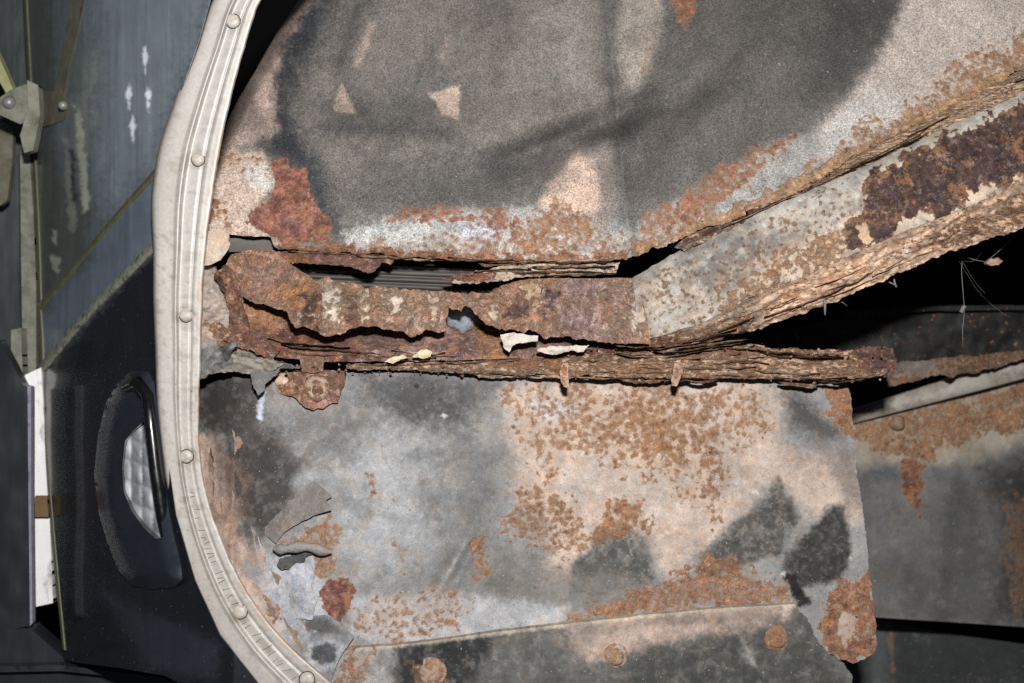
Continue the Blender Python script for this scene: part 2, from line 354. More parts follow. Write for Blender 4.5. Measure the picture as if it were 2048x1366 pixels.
# ------------------------------------------------------------------ upper wheel-well panel
SHADOW_RIM = [(650, -70), (3000, -70), (3000, 900), (300, 900), (300, 460), (385, 420), (408, 372), (428, 310), (446, 262), (476, 200), (512, 140), (556, 62), (598, 0)]  # panel edge cut along the trim's cast shadow, so black shows there
def d_upper(px, py):
    t = np.clip((500 - py) / 500.0, -0.3, 1.3)
    xc = 1212 + 50 * np.clip(py / 510.0, -.2, 1)
    d = 0.902 + 0.075 * t
    d = d + 0.04 * sstep(760, 380, px) * sstep(0.15, 0.95, t)            # falls away behind the arch
    d = d - 0.03 * np.clip((px - xc) / 800, 0, 1.2)
    d = d + 0.011 * np.exp(-np.abs(px - xc) / 32.0) * (1 + 0.4 * fbm(px, py, 120, 2, 4))
    d = d + 0.026 * bump2(px, py, 1170, 262, 190, 34, -0.38) - 0.020 * bump2(px, py, 1040, 110, 170, 120, -.9)
    d = d + 0.011 * bump2(px, py, 900, 190, 260, 40, -0.06) - 0.006 * bump2(px, py, 690, 380, 160, 90, 0.8)
    d = d - 0.017 * bump2(px, py, 1450, 190, 90, 260, 0.75) + 0.011 * bump2(px, py, 1330, 250, 40, 200, 0.7)
    d = d + 0.0035 * fbm(px, py, 210, 3, 2)
    rim = np.where(py < 420, sdist(np.asarray(px, float), np.asarray(py, float), SHADOW_RIM), 99.0)
    return d + 0.05 * np.clip(1 - rim / 30.0, 0, 1) ** 2.5 * sstep(400, 300, py)
upper = thing('wheel_well_panel', 'large grey undercoated steel panel above the rusted channel, with pink patches and a crease', 'metal panel', BASE(900, 500, .91))
U = [(650, -70), (2120, -70), (2120, 105), (2048, 140), (1850, 240), (1700, 318), (1620, 372), (1500, 430), (1400, 462), (1330, 492), (1265, 510), (1250, 520), (1100, 521), (1000, 525), (900, 520), (800, 512), (700, 504), (560, 499), (548, 492), (541, 474), (458, 470), (400, 462), (370, 460), (385, 420), (408, 372), (428, 310), (446, 262), (476, 200), (512, 140), (556, 62), (598, 0)]
uj = lambda x, y: np.where((y > 96) & (x > 556), 5.0 + 2.5 * (x > 1270), np.where((y > 400), 1.2, 0.0))
def u_relief(px, py):
    sd = sdist(px, py, [(540, 400), (550, 360), (545, 320), (570, 318), (585, 335), (612, 335), (620, 370), (640, 420), (665, 445), (655, 482), (580, 488), (500, 445), (497, 430)])
    r = -0.0012 * sstep(-3, 3, sd + 8 * fbm(px, py, 30, 3, 13))
    edge = along([(370, 460), (548, 485), (700, 500), (1000, 520), (1265, 510), (1400, 462), (1500, 430), (1620, 372), (1850, 240), (2120, 105)], px) - py
    r = r + 0.0016 * np.clip(fbm(px, py, 26, 4, 5), -1, 1) * sstep(90, 0, edge)
    # the lower rim of the sheet is swollen and split into leaves
    r = r + 0.0030 * sstep(24, 2, edge) * fbm(px * .25, edge * 1.6 + 3 * fbm(px, py, 60, 2, 1), 6, 3, 3)
    return r
UL = [
 ('o', [(600, 40), (1200, -70), (1300, 500), (700, 520), (560, 250)], c(130, 124, 118), 60, 40, 140),
 ('o', [(560, 0), (700, -20), (620, 110), (580, 220), (640, 320), (680, 450), (760, 480), (650, 470), (600, 350), (535, 310), (540, 180)], c(60, 63, 67), 34, 14, 60),
 ('o', [(820, 330), (960, 300), (1060, 340), (1080, 400), (900, 425), (720, 440), (680, 380)], c(92, 90, 88), 50, 26, 70, .8),
 ('o', [(700, 180), (900, 140), (960, 170), (860, 250), (700, 260)], c(96, 94, 91), 40, 20, 70, .7),
 ('o', [(1060, 0), (1180, -20), (1200, 200), (1120, 190)], c(156, 149, 141), 40, 16, 60, .75),
 ('o', [(1120, 290), (1215, 260), (1240, 420), (1180, 440)], c(160, 150, 142), 26, 12, 40, .8),
 ('o', [(960, 300), (1100, 255), (1230, 250), (1300, 190), (1330, 60), (1390, 60), (1330, 220), (1250, 290), (1080, 300), (980, 340)], c(74, 72, 71), 26, 14, 50, .8),  # shade of the diagonal fold painted dark
 ('o', [(1202, -20), (1222, -20), (1236, 180), (1222, 240), (1212, 120)], c(92, 90, 87), 12, 5, 40, .6),  # dark crease line: fold shade painted in
 ('o', [(1235, 300), (1265, 300), (1282, 470), (1262, 505), (1244, 420)], c(98, 97, 95), 16, 8, 40, .7),  # lower part of the crease, its shade painted in
 ('o', [(690, 20), (760, -40), (790, -40), (730, 30), (690, 130), (672, 150)], c(78, 77, 76), 14, 8, 40, .7),
 ('o', [(640, 240), (740, 245), (900, 255), (900, 275), (720, 270), (620, 262)], c(82, 81, 81), 16, 10, 40, .75),
 ('o', [(1330, -70), (1830, -70), (1750, 100), (1650, 220), (1500, 330), (1300, 410), (1262, 380), (1290, 220)], c(104, 100, 96), 24, 14, 60),
 ('o', [(1640, -20), (1830, -40), (1760, 90), (1660, 200), (1610, 180)], c(74, 73, 71), 46, 14, 60, .9),
 ('o', [(1245, -20), (1325, -20), (1312, 110), (1262, 180), (1238, 120)], c(170, 160, 150), 14, 9, 40, .85),
 ('o', [(1190, 260), (1300, 170), (1330, 180), (1260, 290)], c(78, 76, 74), 26, 12, 50, .8),  # fold shade painted beside the crease
 ('p', [(400, -80), (640, -80), (606, 20), (562, 95), (543, 190), (546, 262), (440, 300), (370, 300)], c(214, 188, 176), 14, 8, 30),
 ('o', [(440, 230), (500, 175), (545, 260), (450, 290), (420, 280)], c(134, 120, 114), 22, 16, 40, .85),
 ('p', [(380, 300), (470, 290), (530, 312), (548, 360), (505, 430), (560, 492), (380, 500)], c(214, 192, 176), 9, 10, 30),
 ('p', [(480, 330), (535, 325), (540, 370), (500, 380)], c(222, 219, 214), 10, 8, 24),
 ('p', [(704, 132), (738, 48), (754, 40), (727, 120), (714, 137)], c(176, 158, 148), 6, 3, 16, .8),
 ('p', [(880, 116), (893, 72), (901, 70), (888, 120)], c(168, 150, 140), 5, 2, 16, .75),
 ('p', [(668, 224), (670, 196), (684, 163), (714, 228)], c(198, 177, 162), 3, 3, 16),
 ('p', [(858, 186), (918, 173), (917, 242), (884, 226)], c(196, 175, 160), 3, 3, 16),
 ('p', [(1075, 410), (1105, 362), (1155, 308), (1188, 318), (1202, 400), (1185, 445), (1090, 445)], c(212, 186, 168), 9, 8, 26),
 ('p', [(1838, -80), (2130, -80), (2130, 105), (1850, 228), (1700, 300), (1580, 345), (1640, 255), (1735, 150), (1790, 60)], c(196, 184, 175), 14, 10, 40),
 ('p', [(1640, 262), (1740, 190), (1820, 200), (1760, 270), (1660, 330)], c(198, 196, 192), 20, 14, 40, .8),
 ('p', [(690, 470), (770, 440), (840, 432), (900, 424), (1080, 415), (1250, 450), (1265, 530), (1100, 545), (680, 530)], c(196, 196, 194), 11, 10, 26),
 ('p', [(905, 440), (985, 440), (1010, 480), (930, 488)], c(206, 207, 220), 12, 9, 24, .8),
 ('p', [(1130, 440), (1200, 430), (1230, 460), (1150, 480)], c(150, 132, 116), 14, 9, 24, .8),
 ('p', [(1275, 445), (1400, 385), (1540, 292), (1640, 262), (1640, 365), (1500, 435), (1275, 520)], c(170, 168, 164), 12, 10, 28),
 ('n', [(690, 430), (1260, 410), (1265, 530), (690, 530)], c(128, 128, 128), 10, 6, 20, .75, 22),
 ('n', [(1275, 445), (1640, 262), (1640, 365), (1275, 520)], c(104, 106, 108), 10, 6, 20, .7, 22),
 ('n', [(400, -80), (640, -80), (546, 262), (370, 300)], c(146, 128, 122), 10, 6, 20, .6, 16),
 ('n', [(390, 300), (548, 310), (560, 492), (390, 480)], c(170, 140, 122), 10, 6, 20, .6, 18),
 ('n', [(600, 0), (1840, -60), (1500, 330), (1000, 420), (680, 420), (560, 200)], c(80, 78, 76), 20, 10, 40, .5, 60),
 ('r', [(380, 395), (415, 375), (450, 420), (455, 455), (400, 440)], (.62, c(150, 92, 66)), 14, 10, 24),
 ('r', [(432, 300), (520, 295), (545, 350), (500, 370), (440, 340)], (.36, ORNG), 14, 10, 24),
 ('r', [(540, 400), (550, 360), (545, 320), (570, 318), (585, 335), (612, 335), (620, 370), (640, 420), (665, 445), (655, 482), (580, 488), (500, 445), (497, 430)], (1.0, c(146, 92, 80)), 3, 6, 26),
 ('r', [(548, 470), (700, 488), (820, 470), (1000, 455), (1250, 465), (1275, 530), (560, 515)], (.45, RUST), 14, 10, 28),
 ('r', [(550, 488), (700, 494), (1000, 510), (1255, 505), (1270, 530), (550, 520)], (.8, RUST), 7, 6, 20),
 ('r', [(770, 438), (820, 420), (880, 404), (930, 425), (1000, 410), (1050, 440), (1040, 462), (920, 450), (830, 448)], (.56, c(152, 92, 78)), 9, 8, 22),
 ('r', [(1060, 430), (1110, 395), (1175, 420), (1215, 500), (1080, 515), (1000, 490)], (.52, c(168, 118, 78)), 16, 14, 26),
 ('r', [(1268, 500), (1288, 432), (1390, 372), (1450, 322), (1585, 262), (1596, 280), (1500, 365), (1420, 418), (1500, 430), (1280, 520)], (.54, c(152, 98, 78)), 12, 12, 26),
 ('r', [(1560, 385), (1670, 290), (1720, 240), (1800, 222), (1900, 130), (2060, 55), (2130, 130), (1850, 250), (1600, 390)], (.50, c(168, 124, 90)), 18, 16, 32),
 ('r', [(1270, 500), (1420, 430), (1620, 345), (1850, 215), (2130, 80), (2130, 130), (1620, 385), (1270, 525)], (.72, TAN), 9, 8, 24),
 ('r', [(1338, -40), (1392, -40), (1388, 25), (1370, 55), (1345, 30)], (.58, c(156, 94, 74)), 7, 5, 18),
 ('r', [(1285, 90), (1312, 70), (1300, 150), (1285, 145)], (.4, RUST), 8, 5, 18),
]
sheet('steel_sheet', U, d_upper, M['upper'], upper, 3, uj, 20, 0.0016, c(124, 119, 114), UL, u_relief, 1, mott=.13)

# ------------------------------------------------------------------ lower wheel-well panel
def d_lower(px, py):
    d = 0.892 + 0.02 * np.clip((px - 500) / 1200, -.2, 1) - 0.012 * np.clip((py - 750) / 600, 0, 1)
    d = d + 0.03 * sstep(520, 380, px) ** 1.5
    d = d + 0.003 * fbm(px, py, 260, 3, 6) + 0.0045 * bump2(px, py, 620, 880, 90, 40, .3) - 0.004 * bump2(px, py, 850, 830, 160, 16, .4)
    d = d + 0.004 * bump2(px, py, 905, 1130, 14, 130, .5) - .003 * bump2(px, py, 930, 1125, 14, 130, .5)
    d = d + 0.005 * bump2(px, py, 1660, 1000, 120, 26, .75)
    return d
lower = thing('splash_panel', 'pale blue-grey steel panel below the rusted channel, speckled with orange rust and dark soot', 'metal panel', BASE(1000, 1280, .89))
LO = [(372, 762), (405, 748), (470, 744), (545, 742), (700, 744), (860, 742), (1000, 744), (1120, 746), (1300, 752), (1500, 756), (1640, 760), (1692, 766), (1704, 800), (1714, 950), (1735, 1100), (1756, 1285), (1748, 1308), (1706, 1326), (1680, 1316), (1672, 1340), (1680, 1430), (520, 1430), (420, 1250), (385, 1080), (368, 900)]
lj = lambda x, y: np.where((y < 790) & (x > 560), 3.0, np.where((x > 1640), 3.0, np.where(y < 790, 2, .6)))
def l_relief(px, py):
    sd = sdist(px, py, [(1140, 1190), (1150, 1110), (1200, 1060), (1250, 1050), (1290, 1080), (1315, 1160), (1230, 1180)]) + 8 * fbm(px, py, 26, 3, 2)
    r = 0.0007 * sstep(-3, 3, sd)
    for q in ([(1390, 1140), (1430, 1080), (1530, 1000), (1555, 955), (1580, 1000), (1600, 1030), (1560, 1100), (1420, 1150)], [(1580, 1100), (1650, 1022), (1692, 1010), (1700, 1100), (1680, 1160), (1600, 1160)]):
        m = sstep(-4, 4, sdist(px, py, q) + 8 * fbm(px, py, 26, 3, 3)); r = r + m * (0.0008 + 0.0008 * fbm(px + py * .6, (py - px * .45) * 3, 26, 3, 4))
    r = r + 0.0010 * np.clip(fbm(px, py, 18, 4, 5), -1, 1) * sstep(0, 30, sdist(px, py, [(1130, 1250), (1340, 1150), (1440, 1110), (1600, 1160), (1600, 1215)]) + 20)
    r = r + 0.0012 * np.abs(fbm(px * 2.2, py * .45, 40, 3, 1)) * sstep(560, 420, px) * sstep(820, 900, py)
    return r
LL = [
 ('o', [(720, 752), (960, 756), (930, 850), (820, 850), (740, 800)], c(76, 76, 77), 40, 20, 50),
 ('o', [(690, 860), (800, 850), (960, 940), (930, 1100), (720, 1150), (660, 1050)], c(164, 165, 167), 50, 24, 70),
 ('o', [(860, 900), (1000, 900), (980, 1180), (880, 1200), (850, 1050)], c(116, 115, 114), 40, 20, 60, .8),
 ('o', [(400, 748), (520, 745), (500, 800), (420, 830)], c(70, 68, 66), 24, 14, 40, .8),
 ('o', [(800, 760), (1000, 765), (960, 800), (830, 800)], c(74, 73, 73), 26, 14, 40, .7),
 ('o', [(1000, 860), (1060, 800), (1100, 860), (1060, 960), (1000, 960)], c(150, 146, 140), 30, 14, 40, .8),
 ('o', [(1000, 1100), (1110, 1110), (1090, 1190), (940, 1200)], c(112, 108, 102), 30, 14, 40, .8),
 ('o', [(850, 1060), (960, 1080), (900, 1170), (820, 1140)], c(150, 150, 150), 30, 14, 40, .7),
 ('o', [(520, 1105), (640, 1105), (660, 1260), (560, 1290), (520, 1200)], c(180, 182, 188), 14, 10, 30),
 ('o', [(560, 830), (690, 800), (760, 830), (690, 930), (560, 930)], c(118, 116, 115), 34, 18, 50, .8),
 ('o', [(370, 745), (545, 742), (525, 850), (600, 930), (575, 1000), (580, 1060), (480, 1080), (455, 960), (470, 890), (370, 850)], c(68, 64, 62), 26, 18, 40),
 ('o', [(430, 900), (560, 880), (590, 1000), (520, 1070), (470, 1010)], c(58, 55, 53), 26, 16, 36, .85),
 ('p', [(368, 862), (440, 880), (452, 960), (490, 1090), (482, 1130), (555, 1250), (560, 1330), (430, 1250), (380, 1020)], c(206, 180, 165), 12, 14, 26),
 ('o', [(420, 870), (500, 960), (470, 1060), (440, 980)], c(160, 132, 118), 14, 10, 26, .5),
 ('p', [(516, 795), (524, 776), (530, 786), (524, 842), (514, 836)], c(200, 208, 222), 3, 2, 16),
 ('p', [(1010, 790), (1120, 765), (1500, 762), (1570, 800), (1560, 890), (1700, 930), (1722, 1040), (1640, 1050), (1600, 1010), (1545, 970), (1400, 1110), (1345, 1160), (1290, 1085), (1240, 1045), (1130, 1190), (1088, 1170), (1110, 1040), (1040, 1000)], c(196, 178, 165), 20, 16, 40),
 ('p', [(1060, 800), (1140, 800), (1160, 830), (1080, 850)], c(196, 200, 204), 10, 8, 24, .8),
 ('p', [(1380, 790), (1450, 800), (1470, 980), (1420, 1000), (1400, 880)], c(170, 164, 159), 22, 14, 34, .7),
 ('p', [(1140, 1190), (1146, 1120), (1200, 1066), (1250, 1048), (1292, 1082), (1318, 1165), (1240, 1180)], c(82, 82, 80), 8, 11, 26),
 ('p', [(1390, 1142), (1430, 1080), (1530, 1000), (1556, 953), (1582, 1000), (1602, 1035), (1560, 1105), (1420, 1150)], c(84, 82, 78), 9, 11, 26),
 ('p', [(1578, 1100), (1650, 1022), (1694, 1008), (1700, 1100), (1680, 1165), (1605, 1170), (1570, 1140)], c(58, 58, 56), 8, 10, 26),
 ('n', [(1140, 1190), (1146, 1120), (1200, 1066), (1250, 1048), (1292, 1082), (1318, 1165), (1240, 1180)], c(150, 144, 138), 8, 5, 20, .7, 9), ('n', [(1390, 1142), (1430, 1080), (1530, 1000), (1556, 953), (1582, 1000), (1602, 1035), (1560, 1105), (1420, 1150)], c(146, 140, 134), 8, 5, 20, .75, 8), ('n', [(1390, 1142), (1430, 1080), (1530, 1000), (1556, 953), (1582, 1000), (1602, 1035), (1560, 1105), (1420, 1150)], c(52, 52, 52), 8, 5, 20, .7, 14), ('n', [(1578, 1100), (1650, 1022), (1694, 1008), (1700, 1100), (1680, 1165), (1605, 1170), (1570, 1140)], c(112, 110, 106), 8, 5, 20, .7, 7), ('n', [(1578, 1100), (1650, 1022), (1694, 1008), (1700, 1100), (1680, 1165), (1605, 1170), (1570, 1140)], c(44, 45, 45), 8, 5, 20, .7, 13), ('n', [(1140, 1190), (1146, 1120), (1200, 1066), (1250, 1048), (1292, 1082), (1318, 1165), (1240, 1180)], c(64, 64, 64), 8, 5, 20, .6, 16),
 ('n', [(370, 745), (600, 745), (620, 930), (580, 1080), (460, 1080)], c(128, 122, 118), 14, 8, 30, .5, 15),
 ('n', [(560, 760), (1000, 760), (1000, 1200), (640, 1180)], c(104, 103, 103), 20, 8, 30, .5, 34),
 ('n', [(560, 820), (900, 820), (900, 1100), (640, 1100)], c(190, 190, 192), 20, 8, 30, .4, 20),
 ('n', [(1020, 780), (1700, 780), (1720, 1050), (1200, 1120), (1040, 1000)], c(146, 138, 132), 20, 8, 30, .55, 30),
 ('n', [(1020, 780), (1560, 770), (1500, 1000), (1100, 1000)], c(206, 202, 196), 20, 8, 30, .5, 18),
 ('n', [(690, 1200), (1140, 1200), (1130, 1250), (690, 1290)], c(116, 116, 118), 10, 6, 20, .65, 14),
 ('n', [(368, 862), (452, 880), (556, 1250), (430, 1250)], c(132, 104, 90), 10, 6, 20, .7, 18),
 ('n', [(520, 1105), (640, 1105), (660, 1260), (560, 1290)], c(110, 110, 114), 10, 6, 20, .6, 10),
 ('o', [(1060, 1130), (1220, 1150), (1340, 1160), (1330, 1210), (1100, 1220)], c(128, 124, 120), 16, 12, 30, .8),
 ('o', [(1565, 785), (1600, 790), (1700, 870), (1640, 890), (1580, 850)], c(68, 67, 67), 20, 12, 34, .9),
 ('o', [(1640, 880), (1712, 900), (1720, 1010), (1680, 990)], c(132, 122, 116), 16, 10, 30, .8),
 ('o', [(1560, 1140), (1592, 1150), (1622, 1205), (1600, 1215), (1585, 1195)], c(26, 26, 27), 4, 5, 18),
 ('p', [(700, 1195), (900, 1190), (1130, 1212), (1120, 1250), (780, 1292), (690, 1275)], c(180, 180, 182), 14, 10, 28),
 ('p', [(1490, 790), (1540, 770), (1560, 830), (1500, 850)], c(172, 166, 160), 16, 8, 30, .5),
 *[('o', [(x - r, y), (x, y - r * .8), (x + r, y + r * .2), (x + r * .2, y + r)], cc, 1.5, 1.5, 6, .9) for x, y, r, cc in ((833, 772, 5, c(30, 28, 28)), (866, 778, 6, c(34, 32, 30)), (880, 797, 5, c(60, 40, 34)), (1027, 853, 5, c(28, 28, 28)), (888, 831, 5, c(236, 234, 230)), (1335, 1065, 5, c(226, 214, 202)), (1512, 984, 6, c(226, 214, 202)), (1700, 1115, 5, c(214, 208, 200)), (1567, 1146, 5, c(206, 202, 196)), (1436, 1206, 8, c(58, 36, 40)), (820, 1020, 3, c(60, 60, 60)), (786, 1000, 3, c(62, 62, 62)), (1120, 1135, 5, c(110, 72, 54)))],
 *[('o', [(x, y), (x + 3, y), (x + dx + 3, y + L), (x + dx, y + L)], cc, 2, 1.5, 14, .5) for x, y, dx, L, cc in ((930, 1085, -40, 70, c(196, 196, 196)), (760, 900, 30, 60, c(120, 120, 120)), (1000, 900, 60, 40, c(120, 116, 112)), (1250, 1060, 12, 50, c(170, 168, 166)), (1420, 1120, 90, -40, c(70, 68, 66)), (1230, 1168, 90, 2, c(60, 58, 56)), (820, 1120, 60, 40, c(110, 110, 112)))],
 ('r', [(1000, 790), (1100, 765), (1300, 756), (1560, 780), (1545, 850), (1450, 960), (1440, 1040), (1330, 965), (1180, 905), (1100, 965), (1040, 880)], (.45, c(156, 112, 74)), 30, 22, 44),
 ('r', [(1100, 820), (1300, 770), (1440, 800), (1420, 900), (1300, 930), (1120, 890)], (.54, c(154, 108, 70)), 30, 22, 44),
 ('r', [(990, 1040), (1060, 965), (1150, 1000), (1180, 1090), (1130, 1115), (1000, 1070)], (.50, c(136, 106, 78)), 16, 14, 30),
 ('r', [(1205, 1000), (1290, 995), (1300, 1060), (1180, 1100)], (.58, c(150, 100, 66)), 12, 10, 26),
 ('r', [(1400, 900), (1450, 900), (1440, 1010), (1400, 1000)], (.52, c(140, 96, 64)), 10, 8, 22),
 ('r', [(1640, 772), (1702, 768), (1712, 880), (1660, 850)], (.68, c(142, 98, 70)), 12, 10, 26),
 ('r', [(1330, 1160), (1440, 1105), (1560, 1160), (1584, 1205), (1420, 1220), (1250, 1238), (1130, 1252), (1140, 1225)], (.57, c(160, 114, 84)), 16, 12, 26),
 ('r', [(690, 1250), (740, 1190), (900, 1170), (940, 1200), (920, 1262), (780, 1290)], (.43, c(156, 108, 74)), 14, 12, 26),
 ('r', [(636, 1182), (660, 1160), (694, 1158), (716, 1178), (694, 1226), (676, 1250), (650, 1220)], (1.0, c(132, 82, 74)), 3, 5, 20),
 ('r', [(940, 1090), (965, 1070), (985, 1150), (950, 1165)], (.56, c(164, 110, 80)), 9, 7, 20),
 ('r', [(1652, 1190), (1742, 1135), (1762, 1300), (1700, 1335), (1640, 1285)], (.78, c(146, 100, 76)), 10, 10, 26),
 ('p', [(1682, 1225), (1716, 1235), (1712, 1275), (1690, 1290), (1672, 1270)], c(184, 164, 152), 10, 10, 18, .8), ('p', [(1735, 1200), (1750, 1280), (1728, 1270)], c(176, 158, 146), 8, 8, 16, .6), ('r', [(1712, 1240), (1730, 1240), (1732, 1268), (1714, 1270)], (1.0, c(70, 44, 46)), 6, 5, 14),
 ('r', [(548, 1090), (660, 1030), (680, 1060), (672, 1140), (640, 1170), (620, 1100)], (.52, c(164, 118, 76)), 9, 7, 22),
 ('r', [(728, 945), (750, 950), (765, 1000), (745, 1000)], (.46, c(150, 116, 70)), 9, 6, 20),
 ('r', [(790, 1090), (815, 1095), (812, 1150), (796, 1150)], (.40, ORNG), 9, 6, 20),
 ('r', [(530, 1190), (560, 1230), (548, 1250)], (.7, ORNG), 8, 4, 20),
 ('r', [(690, 1290), (720, 1290), (700, 1400), (660, 1400)], (.5, RUST), 8, 6, 20),
]
sheet('steel_sheet', LO, d_lower, M['lower'], lower, 3, lj, 16, 0.0022, c(146, 145, 144), LL, l_relief, 3, mott=.20)
rp = random.Random(17)
EDGE = [(405, 800), (404, 880), (412, 960), (428, 1030), (452, 1090), (486, 1160), (530, 1225), (585, 1290)]
for q in range(26):
    t = rp.random(); ys = 850 + t * 430; x0 = along([(b, a) for a, b in EDGE], ys) + rp.uniform(8, 75); L = rp.uniform(22, 70); w = rp.uniform(4, 11); sl_ = .12 + .55 * max(0, (ys - 980) / 320)
    pl = [(x0, ys), (x0 + w * .7, ys + L * .3), (x0 + sl_ * L * .6 + w, ys + L * .6), (x0 + sl_ * L, ys + L), (x0 + sl_ * L * .5 - w * .3, ys + L * .6), (x0 - w * .4, ys + L * .3)]
    hh = rp.uniform(.001, .003); sgn = rp.choice((0, 1))
    sheet('paint_flake', pl, lambda px, py: d_lower(px, py) + .0006 - hh * np.clip((px - x0 - (py - ys) * sl_ + w) / (2.2 * w), 0, 1.2), M['lower'], lower, 4, 2.2, 10, .0007,
          [c(206, 178, 162), c(196, 170, 156), c(150, 132, 122), c(176, 150, 134), c(104, 98, 94)][rp.randrange(5)], [], None, 200 + q, mott=.2)
SL = [(712, 1296), (780, 1291), (850, 1284), (1000, 1263), (1150, 1246), (1300, 1229), (1450, 1216), (1590, 1208), (1612, 1240), (1640, 1290), (1664, 1312), (1690, 1326), (1706, 1350), (1708, 1430), (648, 1430), (664, 1370), (690, 1330)]
d_strip = lambda px, py: d_lower(px, py) - 0.0065 - 0.0012 * fbm(px, py, 120, 3, 2) + .003 * bump2(px, py, 1400, 1250, 160, 16, -.05)
lap = sheet('overlap_strip', SL, d_strip, M['lower'], lower, 3.5, lambda x, y: np.where(x > 1600, 5.0, 1.0), 18, 0.0075, c(98, 97, 95), [
 ('o', [(770, 1270), (1000, 1250), (960, 1330), (930, 1430), (800, 1430)], c(36, 38, 40), 18, 16, 34),
 ('p', [(640, 1270), (780, 1270), (790, 1430), (640, 1430)], c(164, 160, 158), 16, 12, 30),
 ('p', [(1120, 1235), (1460, 1205), (1590, 1200), (1580, 1240), (1500, 1262), (1320, 1290), (1180, 1330), (1140, 1300)], c(182, 162, 150), 14, 14, 34),
 ('o', [(1330, 1290), (1620, 1240), (1690, 1430), (1200, 1430), (1260, 1330)], c(70, 72, 69), 24, 14, 40),
 ('o', [(700, 1298), (850, 1281), (1150, 1243), (1450, 1213), (1596, 1204), (1598, 1212), (1450, 1221), (1150, 1251), (850, 1289), (700, 1304)], c(206, 192, 172), 2.5, 1.5, 12, .85),  # flash-lit upper edge of the strip, painted pale
 ('n', [(640, 1290), (1700, 1200), (1700, 1430), (640, 1430)], c(150, 144, 138), 10, 6, 20, .4, 12),
 ('n', [(640, 1290), (1700, 1200), (1700, 1430), (640, 1430)], c(60, 60, 60), 10, 6, 20, .5, 26),
 ('p', [(1480, 1270), (1500, 1290), (1510, 1330), (1492, 1320)], c(170, 166, 160), 8, 9, 16, .8),
 ('r', [(640, 1290), (700, 1290), (760, 1300), (700, 1430), (640, 1430)], (.46, c(164, 114, 88)), 14, 12, 28),
 ('r', [(820, 1330), (880, 1320), (900, 1380), (830, 1390)], (.4, RUST), 12, 8, 20),
], None, 4, mott=.3, label='darker strip lapped over the lower edge of the grey panel')
for (bx, by, br, cc, ra, hh) in ((861, 1346, 27, c(160, 148, 140), .45, .0035), (1230, 1312, 21, c(160, 158, 154), .48, .0035), (1555, 1277, 22, c(150, 124, 114), .62, .0022)):
    bd = float(d_strip(np.float64(bx), np.float64(by)))
    b = dome('bolt', bx, by, bd, br, hh, M['lower'], lap, [(1.22, -.2), (1.2, .22), (1.0, .3), (.84, .34), (.80, .8), (.66, 1.0), (.3, 1.04)], 24, (cc, ra, c(158, 112, 80)), wob=.025)

# ------------------------------------------------------------------ rusted box beam running up to the right
TOP = [(1240, 566), (1265, 556), (1340, 512), (1480, 442), (1640, 372), (1760, 320), (1900, 252), (2048, 186), (2130, 148)]
MID = [(1240, 690), (1280, 684), (1400, 648), (1500, 596), (1600, 556), (1700, 512), (1800, 466), (1900, 428), (2048, 366), (2130, 330)]
BOT = [(1240, 706), (1300, 704), (1400, 694), (1480, 668), (1560, 642), (1640, 614), (1700, 590), (1800, 545), (1900, 505), (2048, 455), (2130, 425)]
def d_beam(px, py):
    t = along(TOP, px); m = along(MID, px); b = along(BOT, px)
    v = (py - t) / (m - t + 1e-6); w = np.clip((py - m) / (b - m + 1e-6), 0, 1.5)
    d = 0.872 - 0.02 * np.clip((px - 1265) / 800, 0, 1.2)
    d = d + 0.012 * np.exp(-np.clip(v, 0, 2) * 9) + 0.018 * w - 0.004 * np.exp(-((v - .9) / .16) ** 2)
    return d + 0.002 * fbm(px, py, 110, 3, 5)
beam = thing('box_beam', 'diagonal box-section steel beam rising to the right edge, dark purple rust blotch on its face', 'steel beam', BASE(1600, 560, .87))
face = TOP[1:] + MID[::-1][:-1]
def rbeam(px, py): return 0.0018 * np.clip(fbm(px, py, 16, 4, 2), -1.2, 1.2)
PATCH = [(1700, 425), (1745, 345), (1850, 292), (2048, 196), (2130, 160), (2130, 310), (2048, 352), (1960, 376), (1900, 432), (1868, 455), (1842, 420), (1805, 432), (1775, 490), (1745, 505), (1700, 492), (1690, 455)]
